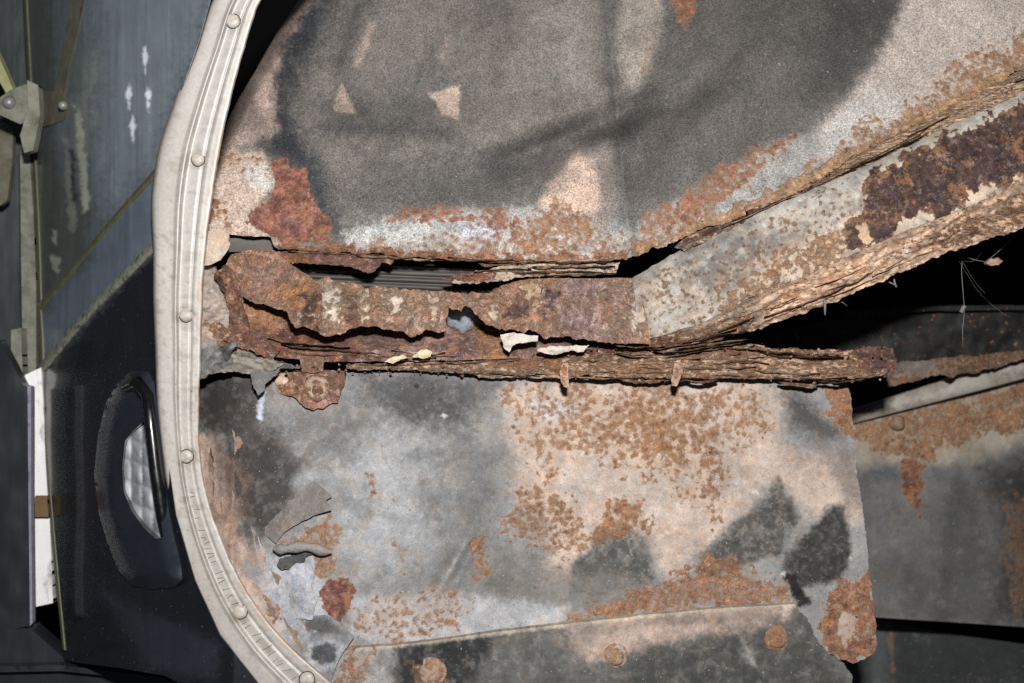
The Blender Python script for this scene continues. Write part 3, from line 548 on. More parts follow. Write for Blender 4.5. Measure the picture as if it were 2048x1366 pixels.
sheet('beam_face', face, d_beam, M['beam'], beam, 5, lambda x, y: np.full(len(x), 1.5), 16, 0.0015, c(184, 180, 172), [
 ('o', [(1380, 500), (1500, 450), (1600, 470), (1560, 560), (1420, 600), (1360, 560)], c(108, 111, 112), 30, 18, 36),
 ('o', [(1265, 560), (1300, 545), (1300, 660), (1270, 680)], c(150, 140, 130), 12, 8, 24),
 ('o', [(1500, 560), (1700, 430), (1750, 360), (2130, 200), (2130, 340), (1700, 520), (1500, 600)], c(222, 198, 176), 30, 16, 40, .85),
 ('o', [(1620, 390), (1700, 360), (1690, 440), (1620, 470)], c(176, 176, 170), 18, 12, 24, .8),
 ('r', [(1265, 556), (1700, 350), (1720, 500), (1500, 600), (1280, 690)], (.34, c(150, 108, 72)), 22, 16, 30),
 ('r', [(1560, 500), (1700, 430), (1760, 480), (1640, 540), (1420, 650), (1380, 640)], (.56, c(178, 134, 100)), 26, 18, 28),
 ('r', [(1760, 500), (1870, 440), (2130, 310), (2130, 350), (1700, 530)], (.52, c(200, 158, 128)), 20, 12, 24),
 ('n', [(1265, 556), (1750, 330), (1760, 500), (1500, 600), (1280, 690)], c(104, 104, 104), 12, 6, 20, .9, 20),
 ('n', [(1300, 600), (1750, 420), (1760, 500), (1500, 600), (1280, 690)], c(206, 166, 136), 12, 6, 20, .45, 22),
 ('n', [(1265, 556), (2130, 200), (2130, 340), (1280, 690)], c(214, 208, 198), 12, 6, 20, .6, 14),
 ('r', PATCH, (.84, c(80, 60, 57)), 12, 16, 30),
 ('o', [(1975, 260), (2020, 240), (2012, 285), (1985, 290)], c(205, 170, 140), 5, 6, 20),
 ('p', [(1795, 445), (1830, 440), (1838, 490), (1790, 500)], c(206, 188, 168), 6, 8, 20),
 ('p', [(1710, 455), (1735, 440), (1742, 490), (1722, 480)], c(200, 170, 140), 5, 6, 16),
], rbeam, 6)
under = MID[1:] + BOT[::-1][:-1]
def runder(px, py):
    m = along(MID, px); b = along(BOT, px); w = (py - m) / (b - m + 1)
    a = fbm(px * .16, w * 62 + 8 * fbm(px, py, 70, 3, 2), 7, 3, 1); return 0.0035 * np.clip(a, -1.1, 1.1) * sstep(0, .25, w)
sheet('underside', under, d_beam, M['layer'], beam, 3.5, lambda x, y: np.where(y > along(MID, x) + 14, 5.0, 0.5), 22, 0.0015, c(228, 196, 170), [
 ('o', [(1280, 690), (1400, 650), (1520, 590), (1560, 640), (1400, 700)], c(170, 154, 138), 20, 12, 30),
 ('n', None, c(150, 112, 86), 1, 0, 10, .8, 20), ('n', None, c(120, 100, 88), 1, 0, 10, .6, 9),
 ('r', None, (.32, c(180, 132, 102)), 1, 0, 10),
 ('r', [(1240, 700), (1400, 660), (1500, 640), (1480, 690), (1300, 720)], (.85, c(124, 86, 66)), 16, 12, 30),
 ('r', [(1820, 480), (1950, 430), (2130, 350), (2130, 420), (1900, 500)], (.52, c(120, 84, 66)), 14, 12, 24),
], runder, 7)
# lip between the upper panel and the beam: a thin flange split into leaves
LT = [(1240, 535), (1275, 520), (1400, 468), (1500, 434), (1620, 377), (1700, 322), (1850, 243), (2048, 143), (2130, 108)]
def d_lip(px, py):
    a = along(LT, px); b = along(TOP, px); w = np.clip((py - a) / (b - a + 1e-6), 0, 1)
    return np.clip(d_upper(px, a), .86, .93) - .0035 - 0.022 * w + .012 * np.clip(-(py - a) / 10, 0, 1)
def rlip(px, py):
    a = along(LT, px); b = along(TOP, px); w = (py - a) / (b - a + 1e-6)
    return 0.0040 * np.clip(fbm(px * .16, w * 34 + 9 * fbm(px, py, 80, 3, 2), 7, 3, 6), -1, 1)
lip = [(1345, 496), (1400, 458), (1500, 420), (1620, 362), (1700, 305), (1850, 228), (2048, 126), (2130, 88), (2130, 160), (2048, 192), (1900, 258), (1760, 326), (1640, 378), (1480, 448), (1370, 502)]
sheet('flange_lip', lip, d_lip, M['lamslant'], beam, 3.5, 3.0, 22, 0.0015, c(220, 190, 164), [
 ('o', [(1345, 495), (1480, 430), (1640, 370), (1650, 385), (1480, 455), (1360, 510)], c(176, 170, 158), 8, 5, 20),
 ('r', None, (.42, c(160, 114, 82)), 1, 0, 10),
 ('r', [(1370, 480), (1480, 430), (1640, 350), (1630, 372), (1500, 440), (1400, 475)], (.95, c(112, 66, 44)), 6, 5, 20),
], rlip, 8)
def ribbon(name, top, thick_px, d, parent, mat, base, tint, rust, seed, step=4, depth=0.010, jag=3.0):
    """one leaf of laminated rust: a thin plate with a ragged edge, standing out from the wall"""
    p = spline(top, step); n = len(p); s = np.linspace(0, 1, n); ends = np.clip(np.minimum(s, 1 - s) * 9, 0.06, 1)
    a = p[:, 1] + jag * .5 * fbm(p[:, 0], p[:, 1] * 0, 26, 3, seed)
    tk = np.maximum(1.2, (thick_px * (0.75 + .5 * fbm(p[:, 0], p[:, 1] * 0 + 9, 40, 3, seed + 1)) + jag * .6 * (vnoise(p[:, 0] / 5, p[:, 1] * 0, seed + 2) - .5))) * ends
    dd = d + 0.003 * fbm(p[:, 0], p[:, 1] * 0 + 30, 50, 3, seed + 3)
    rows = np.stack([P(p[:, 0], a + tk * .1, dd + depth), P(p[:, 0], a, dd), P(p[:, 0], a + tk * .45, dd - .0012), P(p[:, 0], a + tk, dd + .0004), P(p[:, 0], a + tk * .9, dd + depth)], 1)
    V = rows.reshape(-1, 3); F = []
    for i in range(n - 1):
        for j in range(5):
            j2 = (j + 1) % 5; F.append((i * 5 + j, (i + 1) * 5 + j, (i + 1) * 5 + j2, i * 5 + j2))
    F.append((0, 1, 2, 3, 4)); F.append(tuple(range((n - 1) * 5, n * 5))[::-1])
    px = np.repeat(p[:, 0], 5); m = len(V)
    v = 1 + .35 * fbm(px, np.tile(np.arange(5) * 4.0, n), 14, 3, seed)
    at = (np.tile(base, (m, 1)) * v[:, None], np.full(m, rust) + .1 * fbm(px, px * 0, 30, 2, seed), np.tile(tint, (m, 1)) * v[:, None])
    o = meshobj(name, V, F, mat, parent, at, True); o.data.shade_flat(); return o
rnd = random.Random(3)
TINTS = [(c(176, 146, 122), c(146, 102, 74), .5), (c(212, 188, 164), c(176, 130, 98), .36), (c(160, 148, 136), c(120, 90, 76), .42), (c(192, 164, 138), c(170, 112, 74), .5), (c(112, 86, 72), c(78, 54, 46), .75)]
TINTS_P = [(c(222, 194, 168), c(180, 136, 104), .3), (c(206, 182, 160), c(160, 120, 92), .38), (c(196, 176, 156), c(150, 110, 86), .4), (c(226, 200, 176), c(186, 142, 108), .25), (c(150, 118, 96), c(104, 72, 58), .6)]
def leaves(parent, path_lo, path_hi, n, d0, seed, xr, th=(3, 8), ln=(70, 260), name='rust_layer', d1=None, jag=3.0, pale=False):
    r = random.Random(seed)
    for i in range(n):
        L = r.uniform(*ln); x0 = r.uniform(xr[0], max(xr[0] + 1, xr[1] - L * .6)); x1 = min(xr[1], x0 + L); v = (i + r.random()) / n
        xs = np.linspace(x0, x1, max(3, int((x1 - x0) / 30))); wig = r.uniform(-3, 3)
        ys = along(path_lo, xs) * (1 - v) + along(path_hi, xs) * v + wig * np.sin(np.linspace(0, 3.1, len(xs)))
        b, t, ru = (TINTS_P if pale else TINTS)[r.randrange(5)]
        ribbon(name, list(zip(xs, ys)), r.uniform(*th), d0 + ((d1 if d1 is not None else d0) - d0) * v + r.uniform(-.0065, .003), parent, M['layer'], b, t, ru, r.randrange(90), jag=jag)
leaves(beam, [(x, y + 24) for x, y in MID], [(x, y - 6) for x, y in BOT], 20, .870, 5, (1310, 2120), (2, 4.5), (60, 210), d1=.880, pale=True)
leaves(beam, [(x, y + 2) for x, y in LT], [(x, y - 8) for x, y in TOP], 8, .884, 8, (1380, 2110), (2, 4), (60, 180), d1=.868, pale=True)

# ------------------------------------------------------------------ rusted channel, left half
chan = thing('rusted_channel', 'badly rusted channel rail with a torn ragged plate between the two grey panels', 'rusted rail', BASE(800, 700, .9))
FP = [(448, 534), (462, 508), (500, 500), (545, 499), (562, 512), (585, 530), (606, 546), (630, 562), (652, 552), (672, 566), (700, 562), (730, 576), (765, 571), (800, 577), (850, 581), (892, 583), (978, 588), (988, 575), (1040, 560), (1100, 555), (1180, 557), (1282, 556), (1284, 600), (1296, 640), (1300, 688), (1200, 684), (1130, 674), (1098, 677), (1060, 662), (1000, 656), (975, 650), (958, 640), (945, 622), (932, 613), (922, 624), (905, 616), (894, 608), (890, 662), (850, 663), (822, 672), (800, 662), (760, 656), (730, 652), (700, 657), (680, 668), (648, 672), (622, 656), (592, 655), (580, 646), (576, 626), (556, 620), (520, 610), (500, 601), (486, 594), (480, 640), (462, 640), (452, 590)]
def d_fp(px, py):
    return 0.886 - 0.014 * sstep(540, 640, py) + 0.006 * np.sin(px / 60.0) * sstep(560, 650, py) * (px < 1000) + 0.003 * fbm(px, py, 70, 3, 3) - .006 * sstep(980, 1260, px)
fpj = lambda x, y: np.where(x > 1255, .5, np.where((y > 590) | ((y > 545) & (x < 1000)), 4.5, 1.5))
rfp = lambda px, py: 0.0016 * np.clip(fbm(px, py, 18, 4, 6), -1.2, 1.2)
sheet('ragged_plate', FP, d_fp, M['heavy'], chan, 4, fpj, 13, 0.0018, c(196, 186, 174), [
 ('r', None, (.66, c(158, 114, 92)), 1, 0, 10),
 ('r', [(450, 520), (600, 530), (600, 650), (450, 640)], (.68, c(152, 112, 94)), 18, 12, 26),
 ('o', [(630, 565), (750, 574), (750, 656), (660, 656)], c(206, 196, 180), 14, 12, 26),
 ('r', [(760, 570), (890, 585), (890, 665), (760, 660)], (.74, c(164, 132, 116)), 14, 10, 30),
 ('r', [(975, 560), (1120, 556), (1150, 680), (960, 650)], (.64, c(172, 124, 86)), 20, 14, 26),
 ('r', [(1090, 550), (1280, 555), (1290, 690), (1110, 690)], (.74, c(144, 116, 110)), 22, 14, 26),
 ('p', [(640, 566), (668, 560), (690, 580), (684, 640), (655, 650), (640, 610)], c(196, 190, 176), 12, 9, 18, .5),
 ('p', [(715, 578), (738, 580), (742, 640), (722, 650)], c(206, 186, 160), 9, 8, 16, .45),
 ('p', [(762, 582), (800, 585), (812, 625), (780, 640)], c(186, 168, 154), 12, 9, 18, .7),
 ('p', [(850, 588), (886, 590), (884, 650), (855, 650)], c(176, 150, 132), 12, 8, 18, .6),
 ('p', [(985, 600), (1002, 605), (1000, 650), (975, 640)], c(196, 160, 128), 8, 7, 16, .5),
 ('p', [(1040, 570), (1080, 566), (1085, 590), (1050, 600)], c(190, 150, 112), 10, 8, 16, .7),
 ('p', [(1255, 575), (1280, 575), (1290, 670), (1265, 670)], c(170, 158, 150), 9, 7, 18, .6),
 ('r', [(600, 590), (640, 580), (645, 655), (600, 650)], (.95, c(84, 62, 56)), 10, 9, 16),
 ('r', [(690, 600), (716, 596), (712, 655), (690, 650)], (.95, c(104, 76, 60)), 9, 8, 16),
 ('r', [(1010, 600), (1060, 610), (1050, 650), (1010, 640)], (.95, c(88, 66, 62)), 12, 9, 18),
 ('r', [(1085, 575), (1110, 570), (1120, 620), (1090, 630)], (.95, c(86, 66, 66)), 12, 9, 18),
 ('r', [(500, 530), (560, 530), (560, 590), (510, 580)], (.9, c(150, 116, 108)), 16, 9, 18),
 ('r', [(560, 575), (620, 570), (620, 620), (570, 615)], (.9, c(166, 112, 74)), 14, 9, 18),
 ('o', [(458, 506), (545, 500), (556, 516), (480, 530)], c(186, 164, 150), 8, 5, 20),
 ('o', [(456, 590), (482, 592), (478, 640), (462, 640)], c(206, 186, 160), 6, 4, 14),
], rfp, 9, mott=.3)
d_web = lambda px, py: 0.915 + 0.006 * fbm(px, py, 120, 3, 5) - 0.03 * sstep(640, 720, py) - .012 * sstep(600, 470, px)
WB = [(455, 575), (520, 590), (700, 600), (900, 598), (1060, 600), (1300, 640), (1300, 715), (1100, 716), (800, 722), (640, 724), (560, 716), (500, 690), (456, 640)]
sheet('back_web', WB, d_web, M['heavy'], chan, 5, 2.0, 16, 0.0018, c(130, 120, 116), [
 ('r', None, (.8, c(136, 104, 98)), 1, 0, 10),
 ('r', [(470, 580), (600, 600), (640, 660), (560, 680), (470, 660)], (.85, c(160, 112, 82)), 14, 10, 26),
 ('p', [(890, 605), (965, 605), (960, 645), (925, 668), (895, 650)], c(134, 142, 154), 8, 6, 20),
 ('r', [(940, 650), (1010, 655), (1020, 712), (960, 712)], (.8, c(158, 112, 76)), 10, 8, 22),
 ('r', [(540, 660), (700, 680), (720, 720), (560, 715)], (.9, c(124, 74, 60)), 12, 8, 22),
], lambda px, py: .0018 * np.clip(fbm(px, py, 20, 4, 2), -1, 1), 10)
EP = [(428, 548), (450, 530), (470, 545), (482, 600), (500, 660), (560, 700), (545, 722), (500, 700), (462, 690), (445, 680), (462, 640), (455, 600), (440, 575)]
sheet('end_plate', EP, lambda px, py: 0.876 + .0003 * (px - 470) * 0 + .004 * fbm(px, py, 30, 2, 1), M['heavy'], chan, 3.5, 3.0, 10, 0.002, c(160, 130, 110), [
 ('r', None, (.8, c(122, 82, 70)), 1, 0, 10), ('r', [(425, 540), (455, 535), (458, 610), (440, 600)], (1.0, c(70, 46, 42)), 6, 5, 12),
 ('o', [(462, 590), (478, 590), (484, 640), (470, 650)], c(206, 180, 150), 5, 3, 12)], lambda px, py: .002 * fbm(px * 3, py, 18, 3, 2), 11)
# leaves of the split lower rim of the upper panel, hanging above the channel
HG = [(552, 504), (600, 500), (700, 506), (790, 516), (782, 530), (765, 526), (745, 545), (735, 548), (715, 535), (660, 530), (600, 526), (566, 528), (556, 516)]
sheet('hanging_flake', HG, lambda px, py: 0.897 - .0002 * (py - 500) + .003 * fbm(px, py, 30, 3, 4), M['heavy'], chan, 3.5, 3.0, 10, 0.0012, c(150, 120, 100), [('r', None, (.85, c(124, 84, 68)), 1, 0, 10), ('r', [(560, 510), (620, 520), (580, 530)], (.9, c(160, 100, 66)), 6, 4, 12)], lambda px, py: .0016 * fbm(px, py * 2, 14, 3, 2), 12)
HR = [(880, 556), (940, 546), (1000, 534), (1060, 526), (1240, 524), (1228, 548), (1150, 552), (1100, 550), (1040, 556), (960, 566), (900, 566)]
sheet('hanging_flake', HR, lambda px, py: 0.896 - .00012 * (py - 530) + .003 * fbm(px, py, 40, 3, 4), M['layer'], chan, 3.5, 3.0, 14, 0.0014, c(190, 176, 160), [('r', None, (.36, c(146, 106, 84)), 1, 0, 10), ('r', [(880, 550), (1000, 540), (990, 560), (880, 570)], (.9, c(140, 80, 62)), 8, 5, 16)], lambda px, py: .003 * fbm(px * .2, py * 1.3, 6, 3, 2), 13)
leaves(chan, [(540, 492), (700, 500), (1000, 520), (1250, 514)], [(540, 512), (700, 512), (1000, 528), (1250, 526)], 16, .894, 11, (545, 1250), (2.5, 6), (60, 220))
leaves(chan, [(880, 545), (1000, 532), (1240, 528)], [(880, 562), (1000, 556), (1230, 550)], 9, .893, 12, (890, 1235), (3, 6), (70, 200))
leaves(chan, [(470, 664), (560, 676), (800, 700), (1000, 706)], [(470, 690), (560, 712), (800, 724), (1000, 722)], 10, .886, 13, (450, 1000), (3, 7), (70, 220))
# ------------------------------------------------------------------ laminated ledge under the channel
ledge = thing('rust_ledge', 'long ledge of laminated flaking rust along the top of the pale lower panel', 'rusted flange', BASE(1200, 750, .88))
LG_T = [(540, 730), (700, 727), (860, 724), (1000, 718), (1100, 700), (1280, 696), (1400, 690), (1500, 686), (1560, 698), (1700, 702), (1800, 704)]
LG_B = [(540, 740), (700, 742), (860, 742), (1000, 748), (1120, 750), (1300, 757), (1500, 757), (1640, 762), (1740, 758), (1800, 748)]
LG = [(690, 728)] + LG_T[2:-1] + [(1738, 692), (1788, 694), (1792, 742), (1740, 756), (1640, 760)] + LG_B[::-1][3:-2] + [(690, 738)]
def d_lg(px, py):
    t = along(LG_T, px); b = along(LG_B, px); w = np.clip((py - t) / (b - t + 1e-6), 0, 1); return 0.891 - 0.010 * np.sin(w * 2.2) + .012 * sstep(1300, 1790, px)
def rlg(px, py):
    t = along(LG_T, px); b = along(LG_B, px); w = (py - t) / (b - t + 1e-6)
    return 0.0040 * np.clip(fbm(px * .15, w * 40 + 10 * fbm(px, py, 90, 3, 2), 7, 3, 3), -1, 1)
sheet('laminated_core', LG, d_lg, M['layer'], ledge, 3.5, 3.5, 16, 0.004, c(186, 160, 138), [
 ('r', None, (.5, c(142, 102, 82)), 1, 0, 10),
 ('r', [(1700, 690), (1800, 680), (1800, 750), (1720, 745)], (.9, c(112, 78, 70)), 8, 6, 20),
 ('o', [(1480, 700), (1700, 700), (1720, 745), (1500, 748)], c(196, 168, 144), 14, 8, 24), ('o', [(700, 716), (900, 714), (1000, 722), (900, 732), (720, 734)], c(206, 192, 174), 10, 8, 20), ('o', [(860, 738), (1100, 742), (1090, 752), (870, 748)], c(150, 158, 152), 6, 5, 20), ('r', [(1090, 690), (1300, 688), (1290, 712), (1120, 718)], (.85, c(108, 66, 54)), 12, 9, 22), ('r', [(1300, 684), (1500, 672), (1520, 700), (1320, 712)], (.8, c(134, 82, 62)), 12, 9, 22), ('r', [(980, 716), (1120, 712), (1150, 735), (1000, 738)], (.75, c(156, 104, 74)), 12, 9, 22), ('r', [(1180, 725), (1460, 728), (1450, 745), (1200, 745)], (.6, c(168, 116, 80)), 12, 9, 22)], rlg, 14)
leaves(ledge, LG_T, LG_B, 34, .8865, 21, (700, 1790), (2, 5), (60, 300), d1=.8875)
leaves(ledge, [(x, y - 2) for x, y in LG_B], [(x, y + 6) for x, y in LG_B], 12, .8885, 22, (900, 1740), (3, 8), (40, 140), jag=5)
leaves(ledge, [(1180, 686), (1300, 692), (1540, 652)], [(1180, 706), (1300, 716), (1540, 690)], 8, .878, 23, (1180, 1500), (2, 5), (80, 240))
for pts, nm in (([(1131, 726), (1129, 748), (1133, 774)], 0), ([(1362, 726), (1356, 748), (1349, 772)], 1)):
    q = spline(pts, 6); w = np.array([6, 9, 9, 6]) if nm == 0 else np.array([12, 11, 9, 6])
    poly = [(x - np.interp(i / (len(q) - 1), [0, .4, .7, 1], w), y) for i, (x, y) in enumerate(q)] + [(x + np.interp(i / (len(q) - 1), [0, .4, .7, 1], w) * .8, y) for i, (x, y) in enumerate(q)][::-1]
    sheet('peeling_splinter', poly, lambda px, py: .878 - .0003 * (py - 726), M['lower'], ledge, 3, 1.5, 8, .0016, c(202, 170, 150), [('r', poly, (.4 if nm else .6, RUST), 4, 3, 10)], None, 15 + nm)
# ------------------------------------------------------------------ ribbed rubber seen through the torn channel
hose = thing('ribbed_seal', 'dark grey ribbed rubber strip visible through the torn slot of the rusted channel', 'rubber seal', BASE(790, 560, .96))
rows = []
for x in np.linspace(520, 1060, 40):
    yc = 520 + (x - 590) * .04; r = []
    for k in range(49):
        v = k / 48; rib = abs(math.sin(v * math.pi * 6)) ** .6
        r.append(P(np.float64(x), np.float64(yc - 18 + v * 84), np.float64(.934 - .006 * rib + .02 * (v - .5) ** 2)))
    rows.append(r)
M['rubber'] = simple('aged_rubber', c(84, 80, 76), rough=.6, var=.25, scale=90, streak=(.25, 1, 2), bump=.2, dust=(c(150, 138, 126), 60, .5, .25, .4))
loft('ribbed_strip', rows, M['rubber'], hose)
sheet('gasket', [(452, 466), (552, 468), (556, 492), (540, 502), (452, 504)], lambda px, py: .925 + 0 * px, M['rubber'], hose, 6, 0, 10, .003, label='small grey gasket piece filling the notch at the upper left')

# ------------------------------------------------------------------ crumbling sealant on the left between trim and channel
seal = thing('crumbling_sealant', 'crumbling pinkish grey sealant wedged between the cream trim and rusted channel end', 'sealant', BASE(430, 640, .88))
SE = [(385, 530), (430, 532), (446, 575), (462, 610), (458, 660), (470, 690), (520, 716), (566, 728), (545, 744), (440, 744), (385, 762)]
sheet('sealant_bead', SE, lambda px, py: 0.882 - .008 * sstep(640, 730, py) + .003 * fbm(px, py, 26, 3, 2), M['seal'], seal, 3.5, 3.5, 12, .004, c(172, 158, 148), [
 ('o', [(390, 690), (480, 690), (560, 735), (440, 745), (390, 760)], c(112, 110, 108), 12, 8, 18), ('o', [(430, 530), (452, 560), (462, 600), (446, 600)], c(120, 84, 72), 6, 5, 12),
 ('r', [(410, 650), (470, 650), (520, 712), (440, 690)], (.55, c(150, 96, 72)), 9, 6, 16), ('r', [(385, 640), (440, 640), (440, 668), (390, 665)], (.3, ORNG), 9, 6, 16)],
 lambda px, py: .004 * np.clip(fbm(px * .5, py, 16, 4, 3), -1, 1), 20)
sheet('torn_strip', [(385, 745), (410, 716), (438, 694), (468, 680), (474, 690), (462, 704), (455, 722), (430, 728), (404, 742)], lambda px, py: .866 + .0003 * (py - 710), M['seal'], seal, 3, 2.5, 9, .0018, c(142, 142, 142), [('o', [(440, 690), (470, 700), (450, 730)], c(72, 72, 72), 6, 4, 10)], lambda px, py: .003 * fbm(px + py, (py - px) * .3, 12, 3, 1), 21, label='torn grey rubbery strip at the lower end of the sealant')
sheet('torn_strip', [(462, 706), (500, 716), (560, 722), (604, 736), (560, 738), (548, 748), (512, 752), (470, 742)], lambda px, py: .868 + .0002 * (py - 710), M['seal'], seal, 3, 2.5, 9, .0018, c(150, 144, 132), [('o', [(560, 722), (604, 736), (560, 740)], c(90, 88, 86), 5, 4, 10)], lambda px, py: .003 * fbm(px * .5, py * 2, 12, 3, 2), 22)
sheet('torn_strip', [(500, 744), (560, 742), (545, 756), (530, 770), (526, 784), (516, 790), (504, 768)], lambda px, py: .872 + 0 * px, M['seal'], seal, 3, 2.0, 8, .0014, c(116, 116, 116), [], None, 23)
flap = thing('tan_flap', 'rounded tan paint-skin flap beside the trim, just left of the notch in the upper panel', 'paint flap', BASE(430, 490, .88))
sheet('flap_skin', [(385, 458), (420, 462), (440, 458), (458, 468), (461, 490), (452, 506), (440, 520), (420, 530), (385, 536)], lambda px, py: .872 - .0001 * (py - 480) + .004 * sstep(430, 462, px), M['seal'], flap, 4, .8, 14, .001, c(206, 186, 168), [('r', [(445, 460), (465, 470), (460, 505)], (.4, ORNG), 6, 4, 12)], None, 24)

# ------------------------------------------------------------------ rusted mounting tab with a weld nut
tab = thing('mounting_tab', 'rusty brown mounting tab with a welded washer at the top of the pale lower panel', 'mounting tab', BASE(632, 780, .88))
TB = [(545, 758), (560, 742), (600, 742), (640, 740), (690, 742), (688, 772), (678, 796), (676, 806), (660, 808), (648, 818), (625, 820), (606, 812), (592, 796), (575, 790), (560, 786), (552, 772)]
tabp = sheet('tab_plate', TB, lambda px, py: d_lower(px, py) - .0065 + .004 * sstep(600, 550, px), M['heavy'], tab, 3, 2.5, 12, .003, c(170, 150, 138), [('r', None, (.72, c(142, 104, 90)), 1, 0, 10), ('r', [(555, 765), (592, 768), (590, 796), (560, 790)], (.85, c(150, 104, 66)), 6, 5, 14), ('p', [(545, 756), (575, 745), (575, 765), (550, 772)], c(206, 180, 160), 5, 4, 14)], lambda px, py: .001 * fbm(px, py, 14, 3, 4), 30)
dome('weld_washer', 634, 776, float(d_lower(np.float64(634), np.float64(776))) - .0062, 24, .0045, M['heavy'], tabp, [(1.2, -.2), (1.0, .3), (.8, .85), (.62, .9), (.5, .55), (.3, .5)], 24, (c(196, 172, 152), .38, c(140, 92, 74)), wob=.06)
dome('stud', 636, 782, float(d_lower(np.float64(636), np.float64(782))) - .0078, 13, .0035, M['heavy'], tabp, None, 16, (c(150, 110, 96), .7, c(136, 92, 80)), wob=.08)
sheet('hinge_neck', [(600, 716), (648, 716), (646, 745), (604, 745)], lambda px, py: .884 + 0 * px, M['heavy'], tab, 4, 2, 10, .003, c(176, 150, 136), [('r', None, (.6, c(146, 104, 86)), 1, 0, 10)], None, 31)

# ------------------------------------------------------------------ lifted paint flaps on the lower panel
pf = thing('paint_flap', 'largest curled grey paint flap with a curved lower lip, on the pale lower panel', 'paint flap', BASE(600, 1040, .88), 'peeling paint flaps')
def lifted(px, py, x0, y0, x1, y1, h):
    ex, ey = x1 - x0, y1 - y0; t = np.clip(((px - x0) * ex + (py - y0) * ey) / (ex * ex + ey * ey), 0, 1.1); return d_lower(px, py) + .0024 - (h + .0024) * t ** 1.3
sheet('flap_skin', [(530, 1010), (566, 1000), (602, 978), (628, 962), (650, 978), (664, 993), (652, 1000), (664, 1020), (630, 1030), (600, 1045), (570, 1063), (552, 1088), (530, 1070)], lambda px, py: lifted(px, py, 560, 985, 620, 1045, .008), M['seal'], pf, 3.5, 1.2, 14, .0008, c(132, 126, 122), [('o', [(525, 1000), (570, 1000), (575, 1060), (530, 1080)], c(118, 110, 108), 14, 8, 20)], lambda px, py: .0006 * fbm(px, py, 16, 3, 1), 40)
pf2 = thing('paint_flap', 'narrow rolled grey paint curl below the large curled flap', 'paint flap', BASE(605, 1100, .88), 'peeling paint flaps')
def roll(x0, y0, x1, y1, r, d, name, parent, mat, base, seed):
    rows = []
    for i in range(26):
        t = i / 25; x = x0 + (x1 - x0) * t; y = y0 + (y1 - y0) * t + 4 * math.sin(t * 7 + seed); rr = r * (.75 + .35 * math.sin(t * 9 + seed) ** 2) * (min(1, 6 * t + .3) * min(1, 6 * (1 - t) + .3))
        rows.append([P(np.float64(x), np.float64(y - math.sin(a) * rr), np.float64(d - .002 - math.cos(a) * rr * K * .9)) for a in np.linspace(-2.4, 2.0, 12)])
    return loft(name, rows, mat, parent, base=base)
roll(546, 1094, 664, 1100, 11, .878, 'flap_skin', pf2, M['seal'], c(150, 147, 146), 1)
pf3 = thing('paint_flap', 'small dark torn paint shred under the rolled grey curl', 'paint flap', BASE(590, 1120, .88), 'peeling paint flaps')
sheet('flap_skin', [(553, 1128), (562, 1118), (590, 1106), (622, 1100), (630, 1108), (612, 1114), (606, 1126), (590, 1128), (578, 1138), (562, 1138)], lambda px, py: d_lower(px, py) - .004 - .002 * fbm(px, py, 20, 2, 4), M['seal'], pf3, 3, 3, 9, .001, c(84, 84, 84), [], lambda px, py: .0015 * fbm(px, py, 12, 3, 3), 41)
pf4 = thing('paint_flap', 'smooth grey paint flap with a dark round blister, at the bottom beside the trim', 'paint flap', BASE(650, 1300, .88), 'peeling paint flaps')
sheet('flap_skin', [(545, 1275), (575, 1250), (612, 1234), (650, 1230), (682, 1246), (708, 1274), (690, 1300), (672, 1330), (660, 1372), (600, 1372), (560, 1330)], lambda px, py: lifted(px, py, 575, 1285, 690, 1300, .007), M['seal'], pf4, 3.5, 1.0, 16, .001, c(140, 140, 142), [('o', [(615, 1290), (650, 1278), (690, 1290), (680, 1330), (640, 1345), (612, 1330)], c(176, 180, 186), 7, 5, 16), ('o', [(624, 1296), (652, 1284), (676, 1296), (670, 1322), (640, 1330), (624, 1318)], c(84, 86, 90), 3, 4, 12), ('o', [(610, 1238), (660, 1232), (680, 1262), (640, 1270), (612, 1255)], c(98, 98, 98), 6, 5, 14)], lambda px, py: .0012 * fbm(px, py, 26, 3, 1) + .002 * bump2(px, py, 650, 1308, 30, 24), 42)
pf5 = thing('paint_flap', 'white-grey paint scale chipped along its right edge, above the blistered flap', 'paint flap', BASE(590, 1180, .88), 'peeling paint flaps')
sheet('flap_skin', [(535, 1150), (575, 1134), (600, 1128), (618, 1122), (630, 1150), (622, 1170), (636, 1196), (624, 1240), (600, 1236), (560, 1246), (535, 1220)], lambda px, py: d_lower(px, py) + .0016 - .0052 * sstep(540, 636, px), M['seal'], pf5, 3.5, 2.2, 14, .0008, c(178, 182, 190), [('o', [(585, 1140), (622, 1130), (622, 1180), (598, 1170)], c(206, 208, 214), 8, 5, 16), ('o', [(560, 1180), (600, 1190), (600, 1215), (560, 1210)], c(130, 132, 138), 8, 8, 10, .6)], lambda px, py: .0006 * fbm(px, py, 16, 3, 1), 43)

